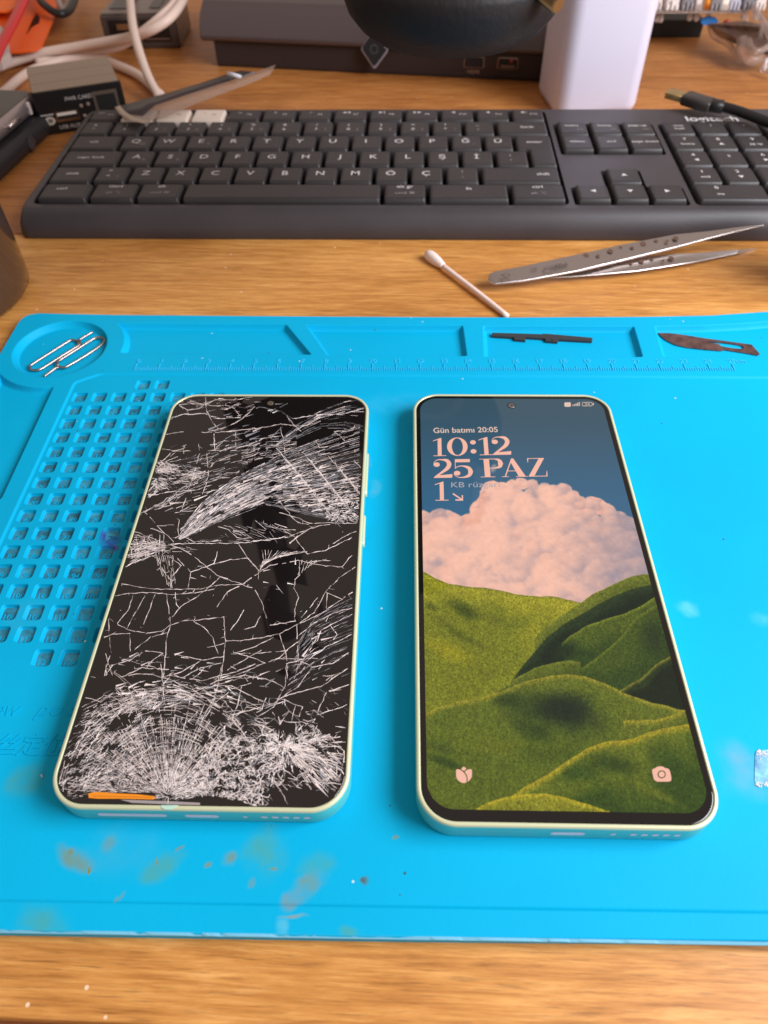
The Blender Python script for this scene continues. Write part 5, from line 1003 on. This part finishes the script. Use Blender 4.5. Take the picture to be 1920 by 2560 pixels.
# black usb cable with gilt plug lying on the keyboard
M_rub = mat('black_rubber', (.012, .011, .011), .45); M_gold = mat('gilt_plug', (.60, .44, .20), .3, .9)
p0 = Vector((*at(1668, 232, 2.05), 2.05)); p1 = Vector((*at(1712, 244, 2.0), 2.0)); p2 = Vector((*at(1770, 262, 1.95), 1.95)); p3 = Vector((*at(1808, 267, 1.95), 1.95))
t = thing('usb_cable', tuple(p2), 0, 'black usb cable with a gilt plug lying over the right end of the keyboard', 'cable')
def bar(b, a_, c_, w, h, r):
    d_ = (c_ - a_); L_ = d_.length; M_ = d_.to_track_quat('X', 'Z').to_matrix(); pts = rrect(-w / 2, w / 2, -h / 2, h / 2, r, 4)
    loft(b, [[tuple(a_ + M_ @ Vector((x * L_, y, z))) for y, z in inset(pts, e_)] for x, e_ in ((0, .06), (.04, .01), (.96, .01), (1, .08))], True, True, True)
b = B(); bar(b, p0 - p2, p1 - p2, .95, .38, .06); b.obj('plug', M_gold, t)
b = B(); bar(b, p1 - p2, p2 - p2 + Vector((.2, -.2, 0)), 1.2, .62, .2); b.obj('plug_shell', mat('dark_shell', (.035, .03, .028), .3), t)
b = B(); bar(b, Vector((.1, -.1, 0)), p3 - p2, .85, .66, .25); b.obj('strain_relief', M_rub, t)
b = B(); tube(b, [p3 - p2, Vector((*at(1852, 280, 1.95), 1.95)) - p2, Vector((*at(1930, 309, 2.), 2.0)) - p2, Vector((*at(2120, 376, 2.), 2.)) - p2], .28, 14); b.obj('cord', M_rub, t)
# small metal network/usb box
M_alu = mat('bronze_brushed_aluminium', (.36, .27, .20), .35, .6, bump=.2, bscale=500); M_bp = mat('box_black', (.012, .011, .011), .4)
t = thing('network_box', (-21.6, 50.3, DZ), .369, 'small black box with brushed bronze top, usb socket and network socket', 'network box')
b = B(); box(b, 0, 5.55, 0, .25, 0, 2.6); o = b.obj('front_panel', M_bp, t); fit_bevel(o, .12, 3)
b = B(); box(b, .08, 5.47, .25, 4.9, .1, 2.52); o = b.obj('case', M_bp, t); fit_bevel(o, .1, 2)
b = B(); box(b, .12, 5.43, .02, 4.85, 2.53, 2.62); o = b.obj('top_plate', M_alu, t); fit_bevel(o, .05, 2)
for y in (1.3, 3.2): b = B(); box(b, .2, 5.35, y, y + .035, 2.615, 2.625); b.obj('top_groove', mat('groove', (.16, .11, .08), .5), t)
def frontrect(b, x0, x1, z0, z1, y): b.add([(x0, y, z0), (x1, y, z0), (x1, y, z1), (x0, y, z1)], [(0, 1, 2, 3)])
b = B(); box(b, 1.05, 2.5, -.06, .1, .72, 1.32); o = b.obj('usb_socket', mat('socket_steel', (.55, .48, .40), .25, 1.), t); b = B(); frontrect(b, 1.13, 2.42, .86, 1.05, -.065); b.obj('socket_gap', M_well, o)
b = B(); frontrect(b, 1.15, 2.35, 1.08, 1.25, -.065); b.obj('socket_tongue', mat('socket_white', (.8, .74, .68), .4), o)
b = B(); box(b, 3.6, 5.15, -.05, .1, .85, 2.15); o = b.obj('network_socket', mat('socket_frame', (.42, .34, .28), .3, .8), t); b = B(); frontrect(b, 3.78, 4.98, .9, 1.95, -.055); b.obj('socket_gap', M_well, o)
for x, z in ((2.75, 1.45), (3.2, 1.5), (2.8, .85)): b = B(); lathe(b, [(.12, 0), (.12, .04), (.05, .07)], 0, 0, 14); o = b.obj('led', mat('led_dull', (.28, .2, .18), .4), t); o.location = Vector((x, -.0, z)) * K; o.rotation_euler = (PI / 2, 0, 0)
b = B()
for s, x, z, sz in (('PWR CARD', 2.75, 1.85, .33), ('USB AUX', 1.75, .28, .33)):
    vs, fs = text_geo(s, 1.); w = (min(v[0] for v in vs) + max(v[0] for v in vs)) / 2; b.add([(x + (v[0] - w) * sz, -.012, z + v[1] * sz) for v in vs], fs)
b.obj('panel_lettering', M_leg, t)
b = B(); b.add([(p[0], -.012, p[1]) for p in ell(.62, .85, .33, .25, 20)], [tuple(range(20))]); o = b.obj('round_emblem', mat('emblem_cream', (.6, .52, .44), .5), t)
b = B(); b.add([(p[0], -.016, p[1]) for p in ell(.66, .85, .15, .14, 16)], [tuple(range(16))]); b.obj('emblem_centre', mat('emblem_dark', (.16, .13, .11), .5), o); b = B(); frontrect(b, .15, .95, 1.18, 1.25, -.012); b.obj('emblem_bar', M_leg, t)
# film strip leaning from the keyboard to the metal box
def film(pts_a, pts_b, m_, name, parent, o_):
    b = B(); n = len(pts_a); A_ = [Vector((*at(u, v, z), z)) - o_ for u, v, z in pts_a]; C_ = [Vector((*at(u, v, z), z)) - o_ for u, v, z in pts_b]; th = Vector((0, 0, .02))
    vs = A_ + C_ + [p - th for p in A_] + [p - th for p in C_]; fs = []
    for i in range(n - 1): fs += [(i, n + i, n + i + 1, i + 1), (2 * n + i + 1, 3 * n + i + 1, 3 * n + i, 2 * n + i), (n + i, 3 * n + i, 3 * n + i + 1, n + i + 1), (i + 1, 2 * n + i + 1, 2 * n + i, i)]
    b.add([tuple(v) for v in vs], fs, True); return b.obj(name, m_, parent)
o_ = Vector((*at(360, 285, 1.75), 1.75)); t = thing('plastic_strip', tuple(o_), 0, 'bent clear plastic strip with a dark band lying over the white keys', 'plastic strip')
zr = [1.95, 1.85, 1.9, 2.0, 2.1, 2.3]
film([(*p, z) for p, z in zip([(300, 264), (345, 252), (420, 232), (500, 208), (560, 188), (600, 176)], zr)], [(*p, z - .05) for p, z in zip([(322, 284), (356, 290), (388, 262), (480, 232), (570, 203), (640, 180)], zr)], mat('dark_film', (.035, .025, .026), .3), 'dark_band', t, o_)
M_film = mat('clear_film', (.52, .38, .31), .25, trans=.2, alpha=.42)
film([(*p, z - .06) for p, z in zip([(322, 284), (356, 290), (388, 262), (480, 232), (570, 203), (640, 180), (688, 162)], zr + [2.4])], [(*p, z - .16) for p, z in zip([(330, 302), (375, 300), (425, 286), (500, 254), (560, 232), (625, 208), (676, 186)], zr + [2.4])], M_film, 'clear_band', t, o_)
film([(286, 268, 1.95), (300, 286, 1.9), (325, 302, 1.85), (360, 308, 1.8)], [(300, 264, 1.96), (316, 282, 1.91), (338, 294, 1.86), (372, 302, 1.8)], mat('cream_edge', (.42, .32, .25), .4), 'cream_edge', t, o_)
b = B(); tube(b, [Vector((*at(570, 184, 2.5), 2.5)) - o_, Vector((*at(602, 192, 2.45), 2.45)) - o_], [.15, .34, .3, .1], 8, 3); b.obj('bright_clip', mat('clip_white', (.75, .75, .82), .3), t)
# cables
M_wc = mat('white_cable_sheath', (.72, .56, .48), .45); M_gc = mat('grey_cable_sheath', (.36, .28, .25), .5)
def cable(name, pts, r, m_, label, grp=None):
    P = [Vector((*at(u, v, z), z)) for u, v, z in pts]; c = P[len(P) // 2].copy(); c.z = DZ; b = B(); tube(b, [p - c for p in P], r, 12, 8); o = b.obj(name, m_); o.location = c * K; tag(o, label, 'cable', grp); return o
wg = 'white cables coiled behind the network box'
cable('white_cable', [(-60, 195, 0), (0, 166, .1), (100, 134, .5), (200, 116, .9), (330, 92, 1.9), (395, 66, 2.7), (442, 25, 3.2), (480, -45, 3.2)], .33, M_wc, 'thick white cable running from the orange card past the smoky box', wg)
cable('white_cable', [(90, 158, .0), (180, 134, .2), (290, 118, .9), (350, 84, 1.9), (405, 40, 2.9), (438, 4, 3.2), (460, -50, 3.2)], .31, M_wc, 'white cable strand just behind the thick one, going up in front of the smoky box', wg)
cable('white_cable', [(-60, 275, -.0), (0, 238, 0), (50, 196, 0), (90, 172, 0), (160, 150, 0), (240, 146, 0), (300, 166, 0), (352, 192, 0), (402, 238, 0)], .32, M_wc, 'white cable looping round the back of the small network box', wg)
cable('white_cable', [(322, -60, 3.2), (327, 20, 3.0), (334, 75, 2.6), (350, 135, 1.8), (372, 195, .9), (396, 240, .2)], .31, M_wc, 'white cable coming straight down across the smoky box', wg)
# orange card with a red strap and other wires in the far left corner
zo = .9
flatthing('orange_card', [(-90, -60), (160, -60), (146, 0), (136, 38), (120, 78), (104, 114), (94, 122), (78, 126), (50, 129), (27, 130), (21, 110), (-90, 110)], zo, .12, mat('orange_card_stock', (.85, .11, .004), .5), 'bright orange cut card with a notched slot in the far left corner', 'card', [[(63, 84), (68, 86), (80, 68), (98, 58), (100, 48), (96, 34), (88, 32), (80, 44)]])
o, _c = flatthing('orange_disc', [(-90, -40), (48, -40), (42, 10), (34, 20), (22, 26), (8, 28), (-90, 28)], zo + .6, .12, mat('orange_disc_card', (.95, .16, .006), .5), 'orange rounded card lying on top of the notched one', 'card')
b = B(); P = [Vector((*at(u, v, z), z)) for u, v, z in [(-30, 190, 1.9), (0, 118, 2.0), (30, 62, 2.1), (62, -5, 2.2), (85, -60, 2.2)]]; c = P[2].copy(); tube(b, [p - c for p in P], .42, 12, 6, flat=.5); o = b.obj('red_strap', mat('red_rubber', (.62, .006, .012), .35)); o.location = c * K; tag(o, 'flat red strap crossing over the orange cards', 'strap')
flatthing('white_plug', [(-40, 150), (0, 148), (22, 130), (20, 104), (4, 66), (-10, 62), (-40, 60)], .6, .7, mat('cream_plastic', (.6, .5, .45), .45), 'cream plastic plug at the left edge beside the orange card', 'plug')
cable('black_cable', [(92, -50, 2.), (98, -5, 1.9), (118, 18, 1.8), (140, 32, 1.6), (160, 34, 1.5), (178, 20, 1.4), (188, -10, 1.4), (192, -60, 1.4)], .3, M_rub, 'black cable looping over the right corner of the orange card')
cable('grey_cable', [(142, -40, .9), (146, 0, .9), (155, 22, .9), (166, 20, .9), (176, 0, 1.), (182, -40, 1.)], .28, M_gc, 'grey cable loop beside the orange card')
# smoky plastic box
t = thing('smoky_box', (-21.5, 67.2, DZ), -.01, 'smoky dark plastic box with recessed windows behind the white cables', 'plastic box')
M_smk = mat('smoky_plastic', (.075, .055, .05), .25, coat=.3); M_smk2 = mat('smoky_top', (.20, .15, .13), .35); M_smd = mat('smoky_dark_window', (.015, .012, .012), .2)
b = B(); box(b, 0, 5.9, 0, 5.2, 0, 2.35); o = b.obj('shell', M_smk, t); fit_bevel(o, .18, 3)
b = B(); box(b, .12, 5.78, .12, 5.1, 2.36, 2.44); o = b.obj('lid', M_smk2, t); fit_bevel(o, .06, 2)
b = B(); box(b, .6, 2.3, 1.2, 4.4, 2.44, 2.5); b.obj('lid_vent', M_smd, t); b = B(); box(b, 3.7, 4.5, 1.2, 4.4, 2.44, 2.5); b.obj('lid_vent', M_smd, t)
b = B(); box(b, .55, 2.5, -.03, .05, .75, 2.0); b.obj('window', M_smd, t); b = B(); box(b, 3.1, 5.3, -.03, .05, .5, 2.0); b.obj('window', M_smd, t)
b = B(); box(b, 1.2, 2.2, -.06, .0, 1.35, 1.75); b.obj('amber_contact', mat('amber_contact', (.20, .09, .035), .4), t); b = B(); box(b, .8, 2.6, -.07, 0, .62, .70); box(b, 3.3, 5.2, -.07, 0, .66, .74); b.obj('ledge', mat('ledge_brown', (.22, .14, .11), .3), t)
# stacked phones at the left edge
def slabphone(name, cx, cy, z, w, l, h, rot, label, m_side, m_top, extra):
    t = thing(name, (cx, cy, z), rot, label, 'phone'); b = B(); o_ = rrect(-w / 2, w / 2, -l / 2, l / 2, .95, 8)
    k = h * .42; R = [(k * .9, 0), (k * .3, k * .25), (0, h * .5), (k * .25, h - k * .3), (k * .8, h)]
    loft(b, [[(x, y, zz_) for x, y in inset(o_, d_)] for d_, zz_ in R], True, True); b.obj('side_band', m_side, t)
    b = B(); prism(b, inset(o_, k * .8), h - .06, h + .03, .04, 2); b.obj('face', m_top, t); return t
q = Vector((math.cos(-.152), math.sin(-.152)))
M_face = mat('dusty_dark_glass', (.035, .030, .026), .12, var=.2, vscale=60)
ex_, ey_ = at(98, 320, DZ); e2x, e2y = at(0, 414, DZ)
mk = slabphone('phone_in_black_case', -25.95, 44.9, DZ, 7.9, 16.3, 1.15, -.152, 'phone in a scuffed black case at the bottom of the stack, left edge', mat('black_case_rubber', (.022, .019, .022), .45, bump=.4, bscale=300), mat('case_back', (.02, .018, .02), .4), 0)
b = B(); lathe(b, [(.40, 0), (.42, .03), (.38, .05)], 0, 0, 24); o = b.obj('case_button', mat('case_button_ring', (.05, .045, .05), .3), mk); o.location = Vector((3.93, 3.6, .55)) * K; o.rotation_euler = (0, PI / 2, 0)
mk = slabphone('silver_phone', -26.45, 45.2, DZ + 1.2, 7.3, 15.2, .95, -.152, 'silver sided phone with dusty dark screen on top of the black case', mat('silver_rose_metal', (.50, .42, .42), .3, .7), M_face, 0)
b = B(); box(b, 3.28, 3.70, 5.7, 5.95, .08, .84); o = b.obj('antenna_line', mat('antenna_cream', (.75, .66, .64), .5), mk); fit_bevel(o, .1, 2)
b = B(); tube(b, [(3.72, 2.8, .5), (3.72, 4.2, .5)], .14, 10); b.obj('side_button', mat('silver_button', (.62, .52, .50), .25, .8), mk)
# dark round pot, left edge
t = thing('dark_pot', (-20.95, 31.5, DZ), 0, 'black round pot with the desk reflection painted in brown, cut off by the left edge above the mat', 'pot')
b = B(); lathe(b, [(3.4, 0), (3.8, .06), (4.0, .3), (4.03, 1.0), (4.0, 4.5), (4.05, 4.6)], n=72); b.obj('pot_body', mat('desk_reflection_brown', (.060, .032, .020), .16, coat=.5, bump=.15, bscale=200), t)  # lower body coloured brown for the wood it reflects
b = B(); lathe(b, [(4.02, 4.62), (4.15, 4.7), (4.15, 9), (3.9, 9.2)], n=72); b.obj('pot_rim', mat('pot_black', (.012, .010, .010), .3), t)
# unseen dark cylinder added past the right edge to cast a shadow on the desk
t = thing('edge_shadow_caster', (21.4, 30.9, DZ), 0, 'unseen dark cylinder added beyond the right edge to cast a shadow', 'shadow caster'); b = B(); lathe(b, [(1.4, 0), (1.5, .1), (1.5, 4.2), (1.3, 4.4)], n=40); b.obj('caster_body', M_blk, t)
b = B(); lathe(b, [(1.45, 4.42), (1.6, 4.5), (1.6, 5.3), (1.4, 5.4)], n=40); b.obj('lid', M_rub, t)  # top of the added shadow caster
# clear-shelled gadget, top right
M_clr = mat('clear_acrylic', (.80, .74, .72), .08, trans=.85, ior=1.3); M_wht = mat('white_parts', (.68, .60, .57), .45); M_gr = mat('circuit_grey', (.22, .20, .21), .4)
gx, gy = at(1640, 100, DZ); t = thing('clear_controller', (gx, gy, DZ), -.05, 'clear shelled game controller showing its circuits, top right corner', 'controller')
def gp(u, v, z): return Vector((*at(u, v, z), z - DZ)) - Vector((gx, gy, 0))
def loc(u, v, z):
    p = gp(u, v, z); c_, s_ = math.cos(.05), math.sin(.05); return Vector((p.x * c_ - p.y * s_, p.x * s_ + p.y * c_, p.z))
a_ = loc(1632, 30, 2.6); c_ = loc(1850, 30, 2.6)
b = B(); box(b, a_.x - 1.5, c_.x + .5, a_.y, a_.y + 5, a_.z - .12, a_.z + .12); o = b.obj('clear_plate', M_clr, t); fit_bevel(o, .06, 2)
b = B(); box(b, a_.x - 2, loc(1775, 60, 1).x, loc(1700, 95, DZ).y, loc(1700, 95, DZ).y + 4, 0.02, 1.25); o = b.obj('black_battery', mat('battery_black', (.006, .006, .006), .5), t); fit_bevel(o, .08, 2)
for u, w, h, m_, nm in [(1642, .7, 1.4, M_wht, 'stick_module'), (1680, 1.0, 1.3, M_wht, 'button_pad'), (1718, .9, 1.6, M_gr, 'motor'), (1745, .5, 1.2, M_wht, 'post'), (1768, .35, 2.0, mat('orange_ribbon', (.75, .28, .03), .4), 'orange_ribbon'), (1790, .9, 1.7, M_gr, 'chip'), (1812, .55, 1.8, mat('cream_post', (.85, .75, .66), .4), 'cream_post'), (1836, .8, 1.6, mat('lilac_part', (.45, .43, .50), .4), 'lilac_part'), (1870, .8, 1.4, M_gr, 'chip'), (1900, .8, 1.6, M_wht, 'button_pad')]:
    p = loc(u, 28, 2.7); b = B(); prism(b, rrect(p.x - w / 2, p.x + w / 2, p.y + .3, p.y + .3 + w, .15, 4), a_.z + .13, a_.z + .13 + h, .08, 2)
    for k in range(3): prism(b, rrect(p.x - w / 2 + .05 + k * w / 3, p.x - w / 2 + w / 3 - .05 + k * w / 3, p.y + .1, p.y + .28, .04, 2), a_.z + .13, a_.z + .4 + .3 * R_.random(), .03, 1)
    b.obj(nm, m_, t)
for u, v in ((1645, 50), (1655, 51), (1728, 47), (1745, 48), (1775, 40), (1862, 44), (1895, 46), (1915, 172)):
    p = loc(u, v, 1.9); b = B(); lathe(b, [(.0, -.28), (.16, -.2), (.22, 0), (.14, .2), (.1, .5)], p.x, p.y + .4, 14); b.xf(lambda x, y, z: (x, y, z + p.z)); b.obj('clear_stud', mat('stud_clear', (.85, .78, .76), .1, trans=.5), t)
p = loc(1774, 54, 1.8); b = B(); b.add([(p.x + .62 * math.cos(2 * PI * i / 24), p.y, p.z + .26 * math.sin(2 * PI * i / 24)) for i in range(24)], [tuple(range(24))]); b.add([(p.x + .62 * math.cos(2 * PI * i / 24), p.y + .3, p.z + .26 * math.sin(2 * PI * i / 24)) for i in range(24)], [tuple(range(24))]); b.obj('blue_disc', mat('blue_part', (.03, .18, .50), .4), t)
b = B(); tube(b, [loc(1815, 50, 1.9), loc(1822, 72, 1.4), loc(1832, 92, .9)], .18, 8, 4); b.obj('red_wire', mat('red_wire', (.50, .04, .04), .4), t)
M_sh = mat('clear_shell', (.62, .48, .42), .12, trans=.6, alpha=.55)
for P, r in (([(1775, 62, 1.9), (1785, 90, 1.2), (1820, 110, .8), (1850, 150, .4)], .22), ([(1855, 95, 1.6), (1858, 130, .9), (1885, 150, .5), (1930, 128, .8)], .38), ([(1872, 100, 1.6), (1880, 122, 1.3), (1900, 128, 1.2), (1925, 112, 1.4)], .22), ([(1870, 10, 3.), (1900, 40, 2.8), (1925, 90, 2.4), (1960, 150, 2.)], .22), ([(1868, 30, 2.5), (1864, 70, 1.6)], .14), ([(1905, 55, 2.5), (1900, 105, 1.2)], .14), ([(1885, 28, 2.5), (1886, 50, 2.)], .12), ([(1905, 168, .3), (1935, 176, .3)], .3)):
    b = B(); tube(b, [loc(*p_) for p_ in P], r, 10, 6); b.obj('shell_rib', M_sh, t)
b = B(); P = [loc(*p_) for p_ in [(1770, 60, 2.1), (1862, 52, 2.1), (1960, 70, 2.1), (1960, 150, .9), (1858, 118, .9), (1800, 92, .9)]]; b.add([tuple(p_) for p_ in P] + [tuple(p_ + Vector((0, .4, -.1))) for p_ in P], [tuple(range(6)), tuple(range(11, 5, -1))]); b.obj('grip_shell', mat('smoked_shell', (.10, .06, .05), .2, alpha=.75), t)
